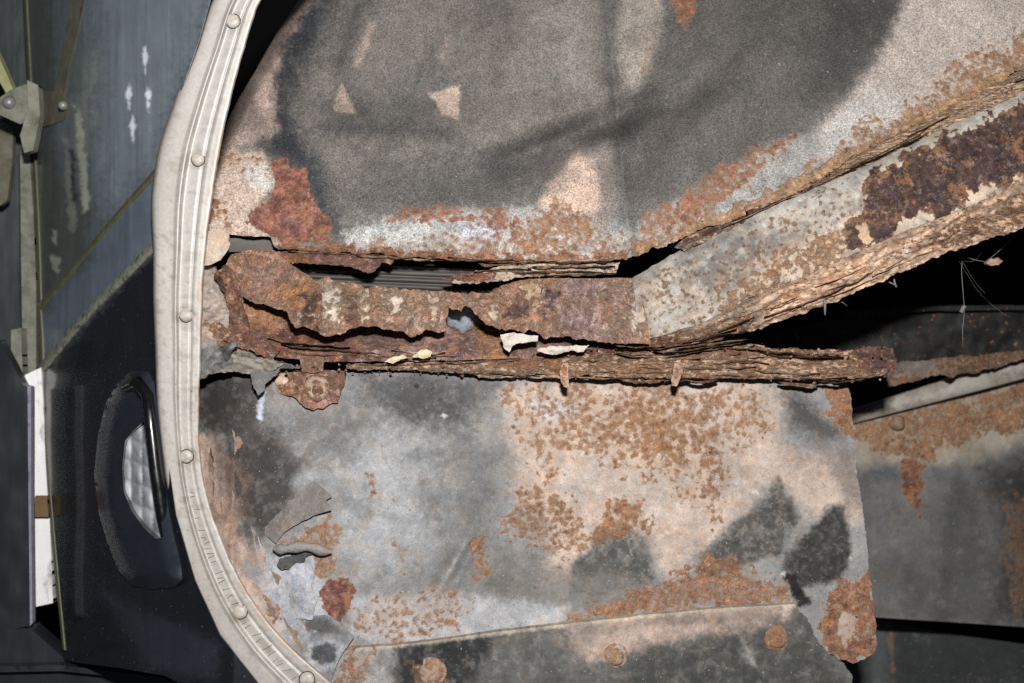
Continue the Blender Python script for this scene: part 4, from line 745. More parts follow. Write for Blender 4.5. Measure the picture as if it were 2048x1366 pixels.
# ------------------------------------------------------------------ bits of filler and foam lying on the ledge
M['filler'] = simple('white_filler', c(212, 203, 192), rough=.8, var=.12, scale=260, bump=.5, dust=(c(150, 112, 84), 150, .50, .14, .75))
def chip(name, label, cat, poly, d, mat, seed, group=None, h=.004):
    t = thing(name, label, cat, BASE(np.mean([p[0] for p in poly]), max(p[1] for p in poly), d), group); a = np.array(poly); cx, cy = a.mean(0); s = a.std(0) * 1.5 + 2
    sheet(name + '_body', poly, lambda px, py: d - h * bump2(px, py, cx, cy, s[0], s[1]), mat, t, 2.5, 1.8, 9, .005, (.5, .5, .5), [], lambda px, py: .0012 * fbm(px, py, 9, 3, 2), seed); return t
chip('filler_patch', 'larger white filler flake stuck to the torn edge of the rusted plate', 'filler', [(1000, 670), (1030, 666), (1076, 672), (1074, 682), (1040, 686), (1024, 692), (1018, 704), (1008, 696)], .868, M['filler'], 50, 'white filler flakes')
chip('filler_patch', 'thin white filler flake lying lower on the laminated ledge', 'filler', [(1074, 700), (1100, 692), (1178, 690), (1168, 704), (1140, 702), (1110, 710), (1084, 706)], .868, M['filler'], 51, 'white filler flakes')
M['foam'] = simple('cream_foam', c(226, 212, 178), rough=.85, var=.15, scale=260, bump=.5, dust=(c(168, 132, 98), 170, .52, .12, .6))
chip('foam_chip', 'cream foam chip, the left and flatter of two on the ledge', 'foam chip', [(768, 724), (782, 714), (806, 710), (818, 715), (800, 720), (784, 727)], .872, M['foam'], 52, 'cream foam chips')
chip('foam_chip', 'cream foam chip, the right and taller of two on the ledge', 'foam chip', [(824, 714), (838, 702), (852, 698), (864, 704), (862, 714), (846, 717)], .872, M['foam'], 53, 'cream foam chips')

# ------------------------------------------------------------------ deeper structure at the right
back = thing('back_panel', 'dark grey set-back panel at the right, rust band under its pale flange', 'metal panel', BASE(1900, 1240, 1.1))
d_bk = lambda px, py: 1.10 + .02 * (px - 1700) / 350 + .004 * fbm(px, py, 120, 2, 3)
bks = sheet('panel_sheet', [(1640, 845), (1705, 838), (1820, 812), (1950, 778), (2130, 730), (2130, 1262), (2048, 1254), (1900, 1244), (1740, 1234), (1640, 1230)], d_bk, M['lower'], back, 7, 0, 20, .002, c(128, 127, 125), [
 ('o', [(1640, 930), (1900, 930), (2130, 900), (2130, 1260), (1640, 1240)], c(116, 115, 114), 30, 16, 60), ('o', [(1960, 930), (2130, 870), (2130, 1240), (1980, 1240), (2000, 1080)], c(62, 61, 60), 34, 18, 60), ('o', [(1720, 930), (1800, 925), (1800, 960), (1730, 960)], c(84, 90, 102), 16, 8, 30, .8), ('o', [(1870, 1240), (1890, 1010), (1915, 935), (1945, 990), (1965, 1080), (1975, 1245)], c(88, 88, 88), 16, 10, 40, .85), ('n', [(1640, 930), (2130, 900), (2130, 1260), (1640, 1240)], c(90, 88, 86), 20, 8, 30, .6, 50),
 ('p', [(1640, 838), (1800, 815), (2130, 735), (2130, 860), (1900, 930), (1710, 925)], c(172, 162, 146), 16, 12, 40),
 ('r', [(1640, 850), (1800, 820), (2130, 740), (2130, 850), (1940, 880), (1850, 930), (1760, 900), (1700, 890)], (.58, c(160, 116, 78)), 16, 12, 34),
 ('r', [(1800, 920), (1846, 915), (1848, 990), (1838, 1035), (1822, 1010), (1800, 990)], (.86, c(122, 78, 66)), 7, 7, 24), ('r', [(2000, 1000), (2130, 950), (2130, 1250), (2020, 1240)], (.36, c(110, 84, 66)), 20, 10, 30)], None, 60)
def flange():
    rows = []
    for x in np.linspace(1640, 2130, 40):
        yt = np.interp(x, [1640, 1705, 2048, 2130], [840, 822, 708, 682]); yb = np.interp(x, [1640, 1705, 1820, 1950, 2130], [856, 848, 818, 784, 736])
        rows.append([P(np.float64(x), np.float64(yt - 4), np.float64(1.13)), P(np.float64(x), np.float64(yt), np.float64(1.090)), P(np.float64(x), np.float64(yt * .5 + yb * .5), np.float64(1.089)), P(np.float64(x), np.float64(yb - 2), np.float64(1.088)), P(np.float64(x), np.float64(yb), np.float64(1.108))])
    return rows
M['flange'] = simple('bare_flange', c(178, 172, 162), rough=.6, var=.2, scale=90, bump=.3, dust=(c(120, 104, 88), 46, .46, .16, .8))
loft('top_flange', flange(), M['flange'], back, label='pale bent flange along the top of the dark panel')
dome('rivet', 1795, 846, 1.100, 14, .0025, M['lower'], bks, None, 16, (c(140, 130, 118), .5, c(150, 112, 80)), wob=.06)
low = thing('dark_bracket', 'nearly black sheet bracket in the bottom right corner below the shadow gap', 'bracket', BASE(1900, 1366, 1.22))
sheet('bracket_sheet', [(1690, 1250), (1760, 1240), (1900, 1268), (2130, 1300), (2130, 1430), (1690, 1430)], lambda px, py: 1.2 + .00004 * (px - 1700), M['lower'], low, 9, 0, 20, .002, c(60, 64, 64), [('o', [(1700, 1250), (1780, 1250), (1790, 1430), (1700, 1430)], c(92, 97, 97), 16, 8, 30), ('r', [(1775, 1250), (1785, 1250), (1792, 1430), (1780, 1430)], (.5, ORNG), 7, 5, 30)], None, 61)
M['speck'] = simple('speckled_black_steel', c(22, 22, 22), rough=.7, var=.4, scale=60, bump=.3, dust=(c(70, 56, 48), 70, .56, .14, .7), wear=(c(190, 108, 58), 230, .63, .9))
rail = thing('frame_rail', 'black frame rail freckled with orange rust in the hollow under the diagonal beam', 'frame rail', BASE(1800, 700, 1.18))
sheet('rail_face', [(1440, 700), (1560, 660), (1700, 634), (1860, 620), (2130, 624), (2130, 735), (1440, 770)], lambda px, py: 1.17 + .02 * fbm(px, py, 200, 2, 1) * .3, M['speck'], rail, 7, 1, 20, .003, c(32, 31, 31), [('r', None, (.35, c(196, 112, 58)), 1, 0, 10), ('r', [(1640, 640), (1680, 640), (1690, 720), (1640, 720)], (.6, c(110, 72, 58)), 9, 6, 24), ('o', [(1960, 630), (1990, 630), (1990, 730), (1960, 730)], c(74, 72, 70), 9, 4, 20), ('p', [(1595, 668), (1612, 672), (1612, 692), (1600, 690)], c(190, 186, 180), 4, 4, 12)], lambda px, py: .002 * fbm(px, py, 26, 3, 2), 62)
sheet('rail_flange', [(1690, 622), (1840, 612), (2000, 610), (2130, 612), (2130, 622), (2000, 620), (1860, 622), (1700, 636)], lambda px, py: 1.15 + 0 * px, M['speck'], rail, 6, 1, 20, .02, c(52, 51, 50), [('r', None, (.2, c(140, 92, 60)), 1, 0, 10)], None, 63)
shelf = thing('rust_scrap', 'twisted brown rusted scrap strip behind the right end of the laminated ledge', 'rusted scrap', BASE(1880, 740, 1.05))
sheet('scrap_plate', [(1770, 735), (1800, 722), (1900, 716), (2048, 700), (2130, 690), (2130, 706), (2048, 720), (1960, 742), (1900, 752), (1850, 756), (1780, 770)], lambda px, py: 1.06 + .01 * fbm(px, py, 60, 2, 4), M['beam'], shelf, 5, 5, 24, .002, c(120, 112, 104), [('r', None, (.5, c(124, 92, 74)), 1, 0, 10), ('p', [(1800, 722), (1880, 722), (1850, 745), (1790, 745)], c(124, 120, 116), 8, 5, 20)], lambda px, py: .004 * fbm(px, py * 2, 30, 3, 2), 64)
cv, cf, cc_, ct_ = [], [], [], []; rcb = random.Random(5)
for q in range(150):
    x = rcb.uniform(500, 1785); lo = q % 3 == 0
    y = (along(LG_B, x) + rcb.uniform(-2, 7)) if lo else (along(LG_T, x) + rcb.uniform(-4, 16)); d = (.887 if lo else .880) + rcb.uniform(-.003, .002); r = rcb.uniform(.0004, .0014)
    o = P(np.float64(x), np.float64(y), np.float64(d)); b0 = len(cv)
    for k in range(6):
        v = np.array([(1, 0, 0), (-1, 0, 0), (0, 1, 0), (0, -1, 0), (0, 0, 1), (0, 0, -1)][k], float) * r * rcb.uniform(.5, 1.5); cv.append(o + v + np.array([rcb.uniform(-.3, .3) * r for _ in range(3)]))
    cf += [(b0 + a, b0 + b, b0 + e) for a, b, e in ((0, 2, 4), (2, 1, 4), (1, 3, 4), (3, 0, 4), (2, 0, 5), (1, 2, 5), (3, 1, 5), (0, 3, 5))]
    t_ = TINTS[rcb.randrange(5)]; cc_ += [t_[0]] * 6; ct_ += [t_[1]] * 6
crumbs = meshobj('rust_crumbs', cv, cf, M['layer'], ledge, (np.array(cc_), np.full(len(cv), .5), np.array(ct_)), False); crumbs['kind'] = 'stuff'
# cobweb threads and crumbs hanging below the beam
M['web'] = simple('cobweb_silk', c(130, 126, 122), rough=.9, var=.2, scale=200, bump=0)
web = thing('cobweb', 'long dusty cobweb strand hanging in the dark hollow under the beam', 'cobweb', BASE(1925, 690, .93))
def th(pts, r, d=.93, name='thread', parent=None): tube(name, [P(np.float64(x), np.float64(y), np.float64(d)) for x, y in pts], r, M['web'], parent, 5)
th([(1926, 500), (1923, 540), (1925, 570), (1929, 620), (1925, 660), (1926, 690)], .00026, parent=web)
th([(1926, 512), (1950, 520), (1972, 524), (2000, 500), (2032, 470)], .00025, parent=web)
rw = random.Random(4)
for q in range(4):
    x0, x1 = rw.uniform(1900, 1960), rw.uniform(1960, 2060); y0 = along(BOT, x0) - 4; y1 = along(BOT, x1) - 4 if q % 2 else rw.uniform(520, 690); sag = rw.uniform(5, 40)
    th([(x0 + (x1 - x0) * t, y0 + (y1 - y0) * t + sag * math.sin(math.pi * t) + rw.uniform(-1, 1)) for t in np.linspace(0, 1, 9)], .00007, parent=web)
th([(1922, 625), (1927, 615), (1930, 612)], .0016, name='dust_clump', parent=web)
web2 = thing('cobweb', 'short wisp of cobweb with a pale speck, left of the long strand', 'cobweb', BASE(1790, 570, .9))
th([(1770, 560), (1782, 566), (1790, 570)], .0006, .9, parent=web2); th([(1786, 550), (1790, 568), (1793, 574)], .0008, .9, name='dust_clump', parent=web2)
web3 = thing('cobweb', 'short tufted wisp of cobweb under the beam edge, furthest left', 'cobweb', BASE(1685, 605, .9))
th([(1680, 592), (1684, 604), (1694, 612)], .0007, .9, parent=web3); th([(1690, 594), (1686, 602), (1678, 606)], .0005, .9, parent=web3)
sl = thing('rust_splinter', 'pale thin splinter pointing down from the lower edge of the beam', 'rust flake', BASE(1648, 615, .88))
th([(1649, 600), (1650, 614), (1650, 630)], [.0012, .001, .0006], .876, name='splinter_body', parent=sl)
chip('dead_leaf', 'small dry tan leaf scrap caught in the cobweb at the right edge', 'leaf', [(1972, 526), (1980, 518), (1996, 515), (2006, 522), (1996, 530), (1980, 530)], .93, simple('dry_leaf', c(190, 150, 128), rough=.8, var=.2, bump=.3), 70)
chip('rust_crumb', 'pale crumb of rust perched on the shoulder of the beam', 'rust flake', [(1806, 498), (1812, 488), (1820, 490), (1822, 504), (1812, 508)], .868, M['filler'], 71)

# ------------------------------------------------------------------ the riveted arch trim
trim = thing('wheel_arch_trim', 'curved cream-white metal arch strip fastened with round rivets', 'metal trim', BASE(360, 900, .84))
# rows: y, outer x, inner x  (drawn as a smooth band with its own depth)
TR = [((900, -430), (985, -360)), ((760, -330), (835, -258)), ((640, -225), (712, -165)), ((530, -110), (604, -60)), ((474, -55), (556, -18)), ((424, 0), (520, 4)), ((388, 100), (487, 104)), ((350, 200), (461, 204)), ((318, 300), (440, 302)), ((304, 400), (425, 401)), ((307, 500), (412, 500)), ((307, 600), (405, 600)), ((311, 700), (402, 700)), ((314, 800), (399, 800)), ((324, 900), (400, 898)), ((338, 1000), (414, 990)), ((362, 1105), (446, 1085)), ((402, 1215), (494, 1182)), ((458, 1312), (560, 1270)), ((528, 1395), (640, 1345)), ((610, 1470), (720, 1410)), ((720, 1550), (820, 1480))]
tp = spline([(a[0], a[1], b[0], b[1]) for a, b in TR], 5)
U_ = np.array([-.01, 0, .025, .07, .13, .20, .27, .36, .40, .425, .45, .475, .50, .55, .62, .70, .76, .775, .79, .85, .92, .965, .985, 1.0, 1.0])
D_ = np.array([.016, .0035, -.0012, -.0026, -.0028, -.0027, -.0026, -.0024, -.0024, -.0034, -.0038, -.0030, -.0003, 0, 0, 0, 0, .0007, -.0005, -.0003, 0, .0001, .0006, .0018, .014])
rows = []; tcx = []; tcy = []; tcu = []; D_TRIM = lambda y: .838 + .012 * np.sin((np.clip(y, -300, 1450) - 300) / 700.0)
for i, (ox, oy, ix, iy) in enumerate(tp):
    x = ox + (ix - ox) * U_; y = oy + (iy - oy) * U_
    crack = 0
    dd = D_TRIM(y) + D_ * .8 + .00008 * fbm(x, y, 60, 3, 2) + .0006 * fbm(x, y, 300, 2, 4)
    x = x + (U_ > .97) * 0.9 * fbm(x * 0, y, 16, 3, 3)
    rows.append(P(x, y, dd)); tcx.append(x); tcy.append(y); tcu.append(U_)
tcx, tcy, tcu = (np.concatenate(v) for v in (tcx, tcy, tcu)); tlen = np.repeat(np.arange(len(tp)) * 5.0, len(U_)); tw = tcu * 95
col = np.tile(c(188, 183, 176), (len(tcx), 1))
col = col * np.exp(.07 * fbm(tlen * .12, tw, 9, 4, 2) + .04 * fbm(tcx, tcy, 70, 4, 1) + .04 * fbm(tcx, tcy, 8, 3, 6))[:, None]
def grime(m, cc):
    global col
    m = np.clip(m, 0, 1)[:, None]; col = col * (1 - m) + np.array(cc) * m
grime(.4 * sstep(-.2, .7, fbm(tlen * .15, tw * 1.2, 30, 5, 3)) * sstep(.9, .2, tcu), c(176, 168, 158))
for gu, gw, ga in ((.405, .014, .5), (.49, .018, .75), (.775, .012, .65), (.985, .02, .7), (.03, .02, .5)):
    grime(ga * np.exp(-((tcu - gu) / gw) ** 2) * (.55 + .6 * fbm(tlen, tw * 0 + gu * 99, 34, 4, 4)), c(112, 98, 84))
grime(.6 * sstep(.45, .8, fbm(tcx, tcy, 16, 4, 5)), c(150, 138, 124))
for (rx, ry) in ((466, 42), (396, 319), (372, 631), (373, 913), (480, 1224), (614, 1359)):
    rr_ = np.hypot(tcx - rx, tcy - ry); grime(.6 * np.exp(-((rr_ - 17) / 6) ** 2) * (.6 + .6 * fbm(tcx, tcy, 12, 3, 2)), c(120, 104, 88))
grime(.55 * sstep(.84, .97, tcu) * sstep(.0, .6, fbm(tlen, tw * 0, 60, 4, 1)), c(166, 128, 98)); grime(.5 * sstep(.1, .7, fbm(tlen * 2.2, tw * .1, 30, 4, 6)) * sstep(.5, .62, tcu) * sstep(.95, .8, tcu), c(150, 146, 142))
grime(.5 * np.exp(-(((tcx - 376) / 26) ** 2 + ((tcy - 235) / 60) ** 2)), c(186, 182, 172))
N = NT('weathered_trim'); co = N.n('ShaderNodeTexCoord').outputs['Object']; pc = N.n('ShaderNodeAttribute', attribute_name='paint').outputs['Color']
a_ = N.noise(co, 420, 5, .7); f_ = N.n('ShaderNodeMapRange', i_0=a_, i_1=.35, i_2=.65, i_3=.9, i_4=1.1).outputs[0]
base = N.mix(1.0, pc, N.n('ShaderNodeCombineColor', i_0=f_, i_1=f_, i_2=f_).outputs[0], 'MULTIPLY')
b_ = N.noise(co, 260, 4, .7); base = N.mix(N.n('ShaderNodeMapRange', i_0=b_, i_1=.66, i_2=.70, i_3=0, i_4=.6).outputs[0], base, (*c(96, 86, 76), 1))
zs = N.n('ShaderNodeSeparateXYZ'); N.put(zs.inputs[0], co); zg = N.math('ADD', zs.outputs['Z'], N.math('MULTIPLY', N.noise(co, 28, 8, .75), .25))
base = N.mix(N.n('ShaderNodeMapRange', i_0=zg, i_1=.27, i_2=.48, i_3=0, i_4=.75).outputs[0], base, (*c(160, 156, 152), 1))
N.put(N.b.inputs['Base Color'], base); N.b.inputs['Roughness'].default_value = .45; N.b.inputs['Metallic'].default_value = .12
bp = N.n('ShaderNodeBump'); bp.inputs['Strength'].default_value = .14; bp.inputs['Distance'].default_value = .0006; N.put(bp.inputs['Height'], a_); N.put(N.b.inputs['Normal'], bp.outputs[0])
M['trim'] = N.m
loft('trim_strip', rows, M['trim'], trim, (col, np.zeros(len(col)), col))
for (rx, ry, rr) in ((466, 42, 14), (376, 204, 11), (396, 319, 13), (372, 631, 13), (373, 913, 13), (480, 1224, 14), (614, 1359, 15)):
    dome('rivet', rx, ry, float(D_TRIM(ry)) - .0002 - (.0 if rr > 11 else -.001), rr, .0026, M['rivet'], trim, [(1.12, 0.0), (1.0, .0), (.98, .4), (.82, .66), (.55, .86), (.2, .92)], 22, wob=.015)
# pinched creases stamped across the flat of the bend
Vc = []; Fc = []; rc_ = random.Random(9)
i = 0
sel = [k for k in range(len(tp)) if 985 < tp[k][1] < 1440]
acc = 0
while i < len(sel):
    k = sel[i]; ox, oy, ix, iy = tp[k]; k2 = min(k + 1, len(tp) - 1); tx, ty = tp[k2][0] - tp[k][0], tp[k2][1] - tp[k][1]; l = math.hypot(tx, ty) + 1e-6; tx /= l; ty /= l
    u0 = rc_.uniform(.54, .58); u1 = u0 + rc_.uniform(.10, .20); w = rc_.uniform(1.0, 1.8); b0 = len(Vc); sk = rc_.uniform(-4, 4)
    for u, s_ in ((u0, 0), (u1, sk)):
        x = ox + (ix - ox) * u + tx * s_; y = oy + (iy - oy) * u + ty * s_; d = float(D_TRIM(y)) + .00018 * float(fbm(x, y, 60, 3, 2)) + .0006 * float(fbm(x, y, 300, 2, 4))
        for off, h in ((-w, .0005), (0, -.0012), (w, .0005)): Vc.append(P(np.float64(x + tx * off), np.float64(y + ty * off), np.float64(d + h)))
    Fc += [(b0, b0 + 1, b0 + 4, b0 + 3), (b0 + 1, b0 + 2, b0 + 5, b0 + 4)]
    i += rc_.choice([2, 3, 3, 4, 5])
cr = meshobj('crease_ridges', Vc, Fc, M['trim'], trim, (np.tile(c(176, 164, 150), (len(Vc), 1)), np.zeros(len(Vc)), np.tile(c(150, 138, 124), (len(Vc), 1))), False); cr['kind'] = 'stuff'

# ------------------------------------------------------------------ glossy dark body side, running away behind the trim
A = math.radians(40); X0 = (330 - 1024) * K * .852; D0 = .852
def d_body(px, py):
    m = (px - 1024) * K; t = (X0 - m * D0) / (math.sin(A) + m * math.cos(A)); return D0 + math.cos(A) * np.clip(t, -.1, 1)
def gloss_paint():
    N = NT('old_black_paint'); co = N.n('ShaderNodeTexCoord').outputs['Object']
    pc = N.n('ShaderNodeAttribute', attribute_name='paint').outputs['Color']
    mp = N.n('ShaderNodeMapping'); N.put(mp.inputs[0], co); mp.inputs['Scale'].default_value = (1.6, 1.6, .16)
    s1 = N.noise(mp.outputs[0], 55, 5, .65); s2 = N.noise(co, 30, 4, .6); s3 = N.noise(co, 420, 3, .6)
    f = N.math('MULTIPLY', N.n('ShaderNodeMapRange', i_0=s1, i_1=.3, i_2=.7, i_3=.82, i_4=1.2).outputs[0], N.n('ShaderNodeMapRange', i_0=s2, i_1=.3, i_2=.7, i_3=.88, i_4=1.12).outputs[0])
    base = N.mix(1.0, pc, N.n('ShaderNodeCombineColor', i_0=f, i_1=f, i_2=f).outputs[0], 'MULTIPLY')
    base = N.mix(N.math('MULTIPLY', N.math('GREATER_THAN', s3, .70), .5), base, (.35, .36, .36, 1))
    N.put(N.b.inputs['Base Color'], base); N.b.inputs['Roughness'].default_value = .3; N.b.inputs['Coat Weight'].default_value = .6; N.b.inputs['Coat Roughness'].default_value = .08
    N.put(N.b.inputs['Roughness'], N.n('ShaderNodeMapRange', i_0=s2, i_1=.3, i_2=.7, i_3=.22, i_4=.34).outputs[0])
    return N.m
M['gloss'] = gloss_paint()
body = thing('body_side', 'glossy dark body side panel left of the cream trim, grey reflections painted above and black below', 'body panel', BASE(130, 1330, .99))
kb = 1.5
BD = [(372, -70), (440, -70), (420, 0), (398, 80), (360, 190), (330, 270), (322, 340), (320, 500), (322, 700), (330, 880), (352, 1030), (390, 1160), (440, 1270), (520, 1372), (560, 1430), (430, 1400), (330, 1352), (240, 1336), (128, 1322), (100, 1010), (80, 745), (76, 500), (64, 300), (52, 100), (44, -70)]
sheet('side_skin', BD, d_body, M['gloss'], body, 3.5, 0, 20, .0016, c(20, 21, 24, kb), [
 ('o', [(30, -80), (460, -80), (330, 290), (320, 480), (76, 740), (60, 300)], c(86, 93, 96, kb), 18, 5, 60),  # grey reflected in the upper side, painted into the colour
 ('o', [(180, -80), (430, -80), (335, 250), (310, 330), (220, 420), (190, 200)], c(112, 121, 128, kb), 40, 14, 60),  # brighter part of the painted reflection, towards the top right
 ('o', [(320, 345), (320, 480), (80, 735), (75, 620)], c(88, 97, 108, kb), 6, 2, 40),  # bluish reflection painted between the mouldings
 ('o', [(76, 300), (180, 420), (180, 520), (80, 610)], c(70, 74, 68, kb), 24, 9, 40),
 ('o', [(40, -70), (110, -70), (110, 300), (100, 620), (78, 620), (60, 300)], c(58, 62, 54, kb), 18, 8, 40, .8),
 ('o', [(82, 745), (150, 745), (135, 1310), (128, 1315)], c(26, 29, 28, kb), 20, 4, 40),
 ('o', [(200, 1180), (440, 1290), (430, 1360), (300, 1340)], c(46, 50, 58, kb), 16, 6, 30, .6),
 *[('p', [(x, y - 20), (x + 4, y - 8), (x + 6, y + 2), (x + 3, y + 10), (x + 1, y + 34), (x - 3, y + 12), (x - 6, y), (x - 3, y - 9)], c(205, 212, 216, 1.8), 2.2, .5, 8) for x, y in ((290, 112), (258, 185), (296, 190), (265, 250))],  # pale stretched reflections of lights, painted into the skin
 ('p', [(150, 228), (160, 222), (172, 330), (180, 420), (166, 425), (160, 330)], c(150, 156, 140, kb), 4, 5, 14),
 ('p', [(126, 270), (136, 280), (150, 400), (154, 455), (140, 462), (134, 380)], c(120, 124, 112, kb), 4, 7, 10, .8),
 ('o', [(140, 300), (148, 300), (152, 400), (144, 400)], c(40, 44, 44, kb), 3, 4, 8),
 ('p', [(105, 460), (114, 462), (112, 490), (106, 486)], c(150, 154, 140, kb), 3, 3, 8),
 ('p', [(100, 510), (120, 516), (116, 545), (104, 535)], c(140, 144, 130, kb), 3, 4, 8),
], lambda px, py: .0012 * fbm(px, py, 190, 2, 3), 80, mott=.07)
# raised moulding lines bounding the diagonal band
M['olive'] = simple('olive_bead', c(96, 96, 72, 1.0), rough=.5, var=.2, scale=120, bump=.1)
M['steelbead'] = simple('worn_bead', c(128, 128, 116, 1.2), rough=.45, var=.25, scale=200, bump=.2, dust=(c(60, 62, 58), 160, .5, .1, .7))
def bead(name, pts, wpx, mat, h=.004, parent=body, off=0.0):
    q = spline(pts, 8); rows = []
    for i in range(len(q)):
        t = q[min(i + 1, len(q) - 1)] - q[max(i - 1, 0)]; t = t / np.hypot(*t); nx, ny = -t[1], t[0]; r = []
        for v, hh in ((-1.05, 0), (-.8, .7), (0, 1), (.8, .7), (1.05, 0)):
            x = q[i][0] + nx * wpx * v * .5; y = q[i][1] + ny * wpx * v * .5; r.append(P(np.float64(x), np.float64(y), float(d_body(np.float64(x), np.float64(y))) - h * hh + .001 - off))
        rows.append(r)
    return loft(name, rows, mat, parent)
bead('moulding', [(318, 338), (240, 425), (160, 520), (78, 618)], 12, M['olive'])
bead('moulding', [(316, 484), (250, 550), (170, 632), (82, 738)], 18, M['steelbead'], .006)
bead('moulding', [(78, 610), (82, 670), (84, 742)], 10, M['olive'], .004)
bead('moulding', [(82, 745), (100, 1000), (128, 1300)], 7, M['olive'], .003)
bead('edge_bead', [(48, -60), (62, 200), (74, 420), (80, 600)], 8, M['olive'], .004)
# ------------------------------------------------------------------ marker lamp in the body side
lamp = thing('marker_lamp', 'marker lamp with a ribbed clear lens in a dark oval housing, beside the trim', 'lamp', BASE(280, 1150, .93))
M['plastic'] = simple('dark_lamp_plastic', c(34, 38, 45, 1.2), rough=.24, var=.2, scale=60, coat=.4, bump=.03)
HO = [(296, 742), (262, 742), (236, 765), (212, 805), (196, 870), (188, 950), (196, 1020), (214, 1085), (236, 1140), (262, 1170), (300, 1178), (350, 1174), (364, 1160), (362, 1130), (345, 1060), (332, 990), (322, 900), (316, 820), (308, 765)]
HH = [(266, 862), (286, 844), (298, 852), (306, 920), (316, 990), (326, 1074), (312, 1078), (288, 1056), (262, 1020), (248, 985), (244, 935), (250, 882)]
def d_house(px, py):
    sd = np.minimum(sdist(px, py, HO), 40); return d_body(px, py) - .006 - .016 * np.sin(np.clip(sd / 40, 0, 1) * math.pi / 2)
M['barblack'] = simple('black_bar_plastic', c(16, 17, 19), rough=.3, var=.2, coat=.3, bump=.05)
lamp_h = sheet('housing', HO, d_house, M['plastic'], lamp, 5, 0, 20, .02, (.1, .1, .1), [], None, 90, holes=[HH])
def d_lens(px, py):
    return np.minimum(.868 + .0004 * (322 - px), d_body(px, py) - .004) - .008 * bump2(px, py, 290, 955, 60, 130) - .0034 * np.abs(np.sin((px - 240) / 11 * math.pi / 2)) ** .7 * np.abs(np.sin((py - 830 - .35 * (px - 240)) / 21 * math.pi / 2)) ** .7
N = NT('clear_prism_lens'); N.b.inputs['Base Color'].default_value = (.50, .52, .54, 1); N.b.inputs['Roughness'].default_value = .12; N.b.inputs['Transmission Weight'].default_value = .0; N.b.inputs['Coat Weight'].default_value = .5
co = N.n('ShaderNodeTexCoord').outputs['Object']; q = N.noise(co, 60, 4, .6); N.put(N.b.inputs['Base Color'], N.ramp(q, [(.35, (.32, .33, .35)), (.65, (.64, .66, .69))]))
sheet('lens', [(262, 852), (284, 836), (304, 846), (314, 920), (325, 990), (338, 1080), (314, 1084), (284, 1062), (256, 1026), (242, 990), (238, 935), (246, 880)], d_lens, N.m, lamp_h, 2.5, 0, 20, .004, (.5, .5, .5), [], None, 91)
tube('guard_bar', [P(np.float64(x), np.float64(y), np.float64(d)) for x, y, d in ((250, 776, .875), (276, 764, .858), (294, 790, .848), (302, 850, .845), (312, 940, .843), (325, 1030, .843), (338, 1090, .846), (346, 1130, .858))], [.003, .004, .0042, .0042, .0042, .0042, 0.004, .002], M['barblack'], lamp_h, 14)
dome('lamp_screw', 332, 1078, .838, 4.0, .001, M['rivet'], lamp_h)

# ------------------------------------------------------------------ things at the far left edge
M['weather'] = simple('weathered_galvanised', c(118, 118, 106, 1.05), rough=.45, var=.3, scale=60, bump=.2, dust=(c(70, 72, 58), 50, .5, .2, .7))
M['arm_and_mirror'] = simple('dull_arm_and_mirror', c(108, 104, 90, .95), rough=.5, var=.25, scale=70, bump=.2)  # also the mirrored bracket parts, toned darker as a reflection
M['yarm'] = simple('yellowed_arm', c(146, 148, 108, 1.1), rough=.5, var=.2, scale=70, bump=.2)
brk = thing('strut_bracket', 'grey bolted bracket plate with a diagonal arm at the upper left edge, and their reflection built as parts', 'bracket', BASE(60, 300, 1.03))
def plate(name, poly, d, mat, parent, th_=.004, seed=0, step=8, jag=0.0):
    return sheet(name, poly, (lambda px, py: d(px, py)) if callable(d) else (lambda px, py: d + 0 * px), mat, parent, step, jag, 14, th_, (.4, .4, .4), [], lambda px, py: .0012 * fbm(px, py, 60, 2, 1), seed)
plate('mirror_pair_plate', [(-30, 205), (0, 195), (20, 180), (52, 168), (66, 178), (68, 240), (40, 248), (0, 230), (-30, 232)], 1.0, M['weather'], brk, .006, 100)
plate('mirror_pair_plate', [(76, 182), (100, 182), (130, 196), (138, 218), (128, 240), (84, 256), (76, 240)], (lambda px, py: d_body(px, py) - .006), M['arm_and_mirror'], brk, .006, 101)  # reflection of the left bracket in the glossy side, built as a part
plate('bracket_spine', [(54, 160), (76, 170), (80, 230), (66, 300), (48, 306), (40, 270), (56, 220)], .992, M['weather'], brk, .01, 102)
dome('bolt', 18, 205, .999, 12, .005, M['nut'], brk); dome('bolt', 126, 211, float(d_body(np.float64(126), np.float64(211))) - .011, 9, .004, M['nut'], brk)  # second one is the reflection of the first, built as a part
plate('mirror_pair_strut', [(-30, 60), (0, 118), (26, 178), (14, 190), (-8, 150), (-30, 112)], 1.004, M['yarm'], brk, .01, 103)
plate('mirror_pair_strut', [(146, -70), (182, -70), (160, 40), (138, 130), (126, 200), (106, 190), (122, 110), (140, 20)], (lambda px, py: d_body(px, py) - .004), M['arm_and_mirror'], brk, .004, 104)  # reflection of the left arm in the glossy side, built as a part
frame = thing('edge_rail', 'narrow grey metal rail with a small clip running down the left side', 'metal rail', BASE(60, 750, 1.05))
plate('rail_strip', [(40, 300), (58, 296), (66, 420), (72, 560), (72, 760), (46, 770), (42, 520)], 1.05, M['weather'], frame, .006, 105)
plate('clip', [(22, 660), (42, 656), (46, 770), (22, 772)], 1.035, M['weather'], frame, .012, 106)
plate('side_fin', [(0, 240), (26, 262), (24, 330), (14, 400), (0, 412), (-30, 380), (-30, 250)], 1.08, M['arm_and_mirror'], frame, .006, 107)
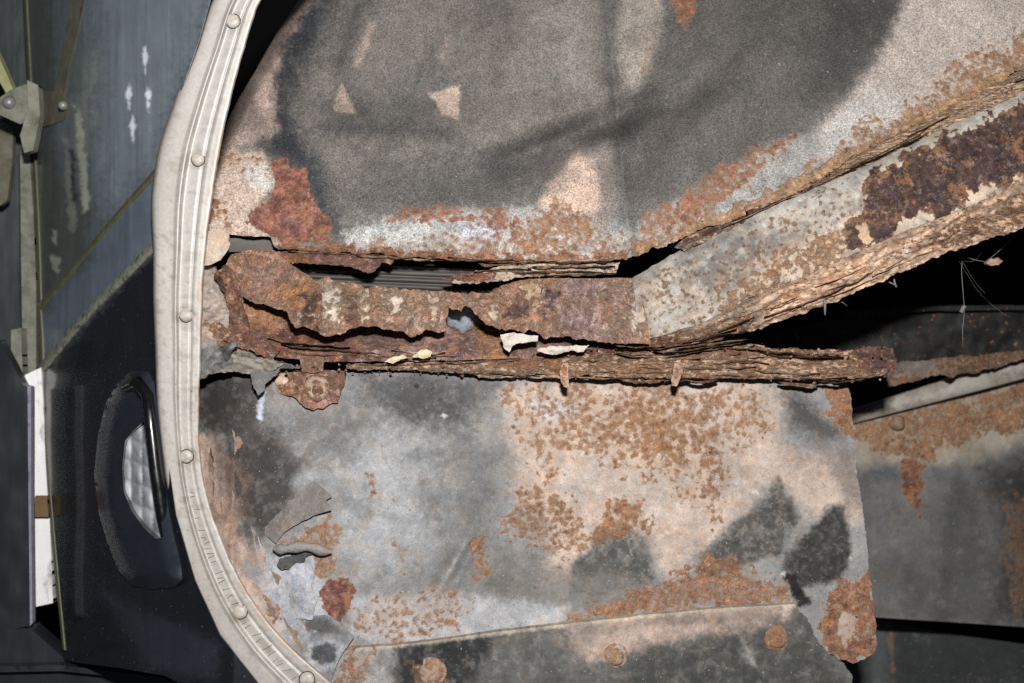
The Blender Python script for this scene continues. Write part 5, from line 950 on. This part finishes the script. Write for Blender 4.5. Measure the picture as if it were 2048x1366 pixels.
M['whitepaint'] = simple('dirty_white_paint', c(238, 238, 236, 1.05), rough=.55, var=.06, scale=40, bump=.1, dust=(c(120, 118, 114), 60, .54, .14, .75), streak=(1.4, 1, .4))
wp = thing('white_post', 'dirty white painted post seen in the gap left of the dark body side', 'post', BASE(80, 1215, 1.02))
plate('post_face', [(50, 750), (82, 735), (96, 960), (106, 1206), (60, 1216), (44, 1216)], 1.03, M['whitepaint'], wp, .02, 108)
M['brown'] = simple('brown_block', c(92, 70, 44, 1.3), rough=.7, var=.2)
blk = thing('brown_block', 'small brown square block fixed across the white post', 'block', BASE(80, 1034, .99))
plate('block_face', [(70, 992), (94, 992), (97, 1034), (70, 1034)], 1.02, M['brown'], blk, .004, 109)
M['boardm'] = simple('black_board', c(32, 34, 38, 1.4), rough=.4, var=.25, scale=30, streak=(1, 1, .2), bump=.1, coat=.3)
bd = thing('dark_board', 'tall nearly black board with a pale right edge at the far left', 'board', BASE(30, 1250, 1.0))
plate('board_face', [(-60, 690), (0, 680), (46, 770), (58, 775), (58, 1000), (61, 1252), (0, 1262), (-60, 1264)], 1.0, M['boardm'], bd, .012, 110)
plate('board_edge', [(55, 772), (62, 772), (62, 1000), (65, 1246), (60, 1252), (57, 1000)], .996, simple('pale_edge', c(120, 118, 130, 1.3), rough=.4), bd, .006, 111)
ub = thing('dark_door', 'dark streaked door surface filling the top left corner', 'door', BASE(20, 690, 1.12))
plate('door_face', [(-80, -80), (70, -80), (80, 300), (74, 760), (40, 770), (-80, 800)], 1.12, simple('streaked_dark', c(56, 60, 60, 1.5), rough=.35, var=.5, scale=26, streak=(1.6, 1, .25), bump=.1, coat=.4, dust=(c(120, 124, 112), 40, .56, .2, .7)), ub, .02, 112)
sill = thing('lower_sill', 'black stepped sill below the body side in the bottom left corner', 'sill', BASE(150, 1366, .97))
plate('sill_face', [(-60, 1262), (60, 1256), (128, 1316), (260, 1342), (340, 1356), (440, 1380), (520, 1440), (-60, 1440)], 1.0, M['boardm'], sill, .02, 113)
plate('sill_lip', [(-60, 1334), (120, 1330), (330, 1356), (340, 1364), (120, 1342), (-60, 1346)], .985, M['boardm'], sill, .01, 114)
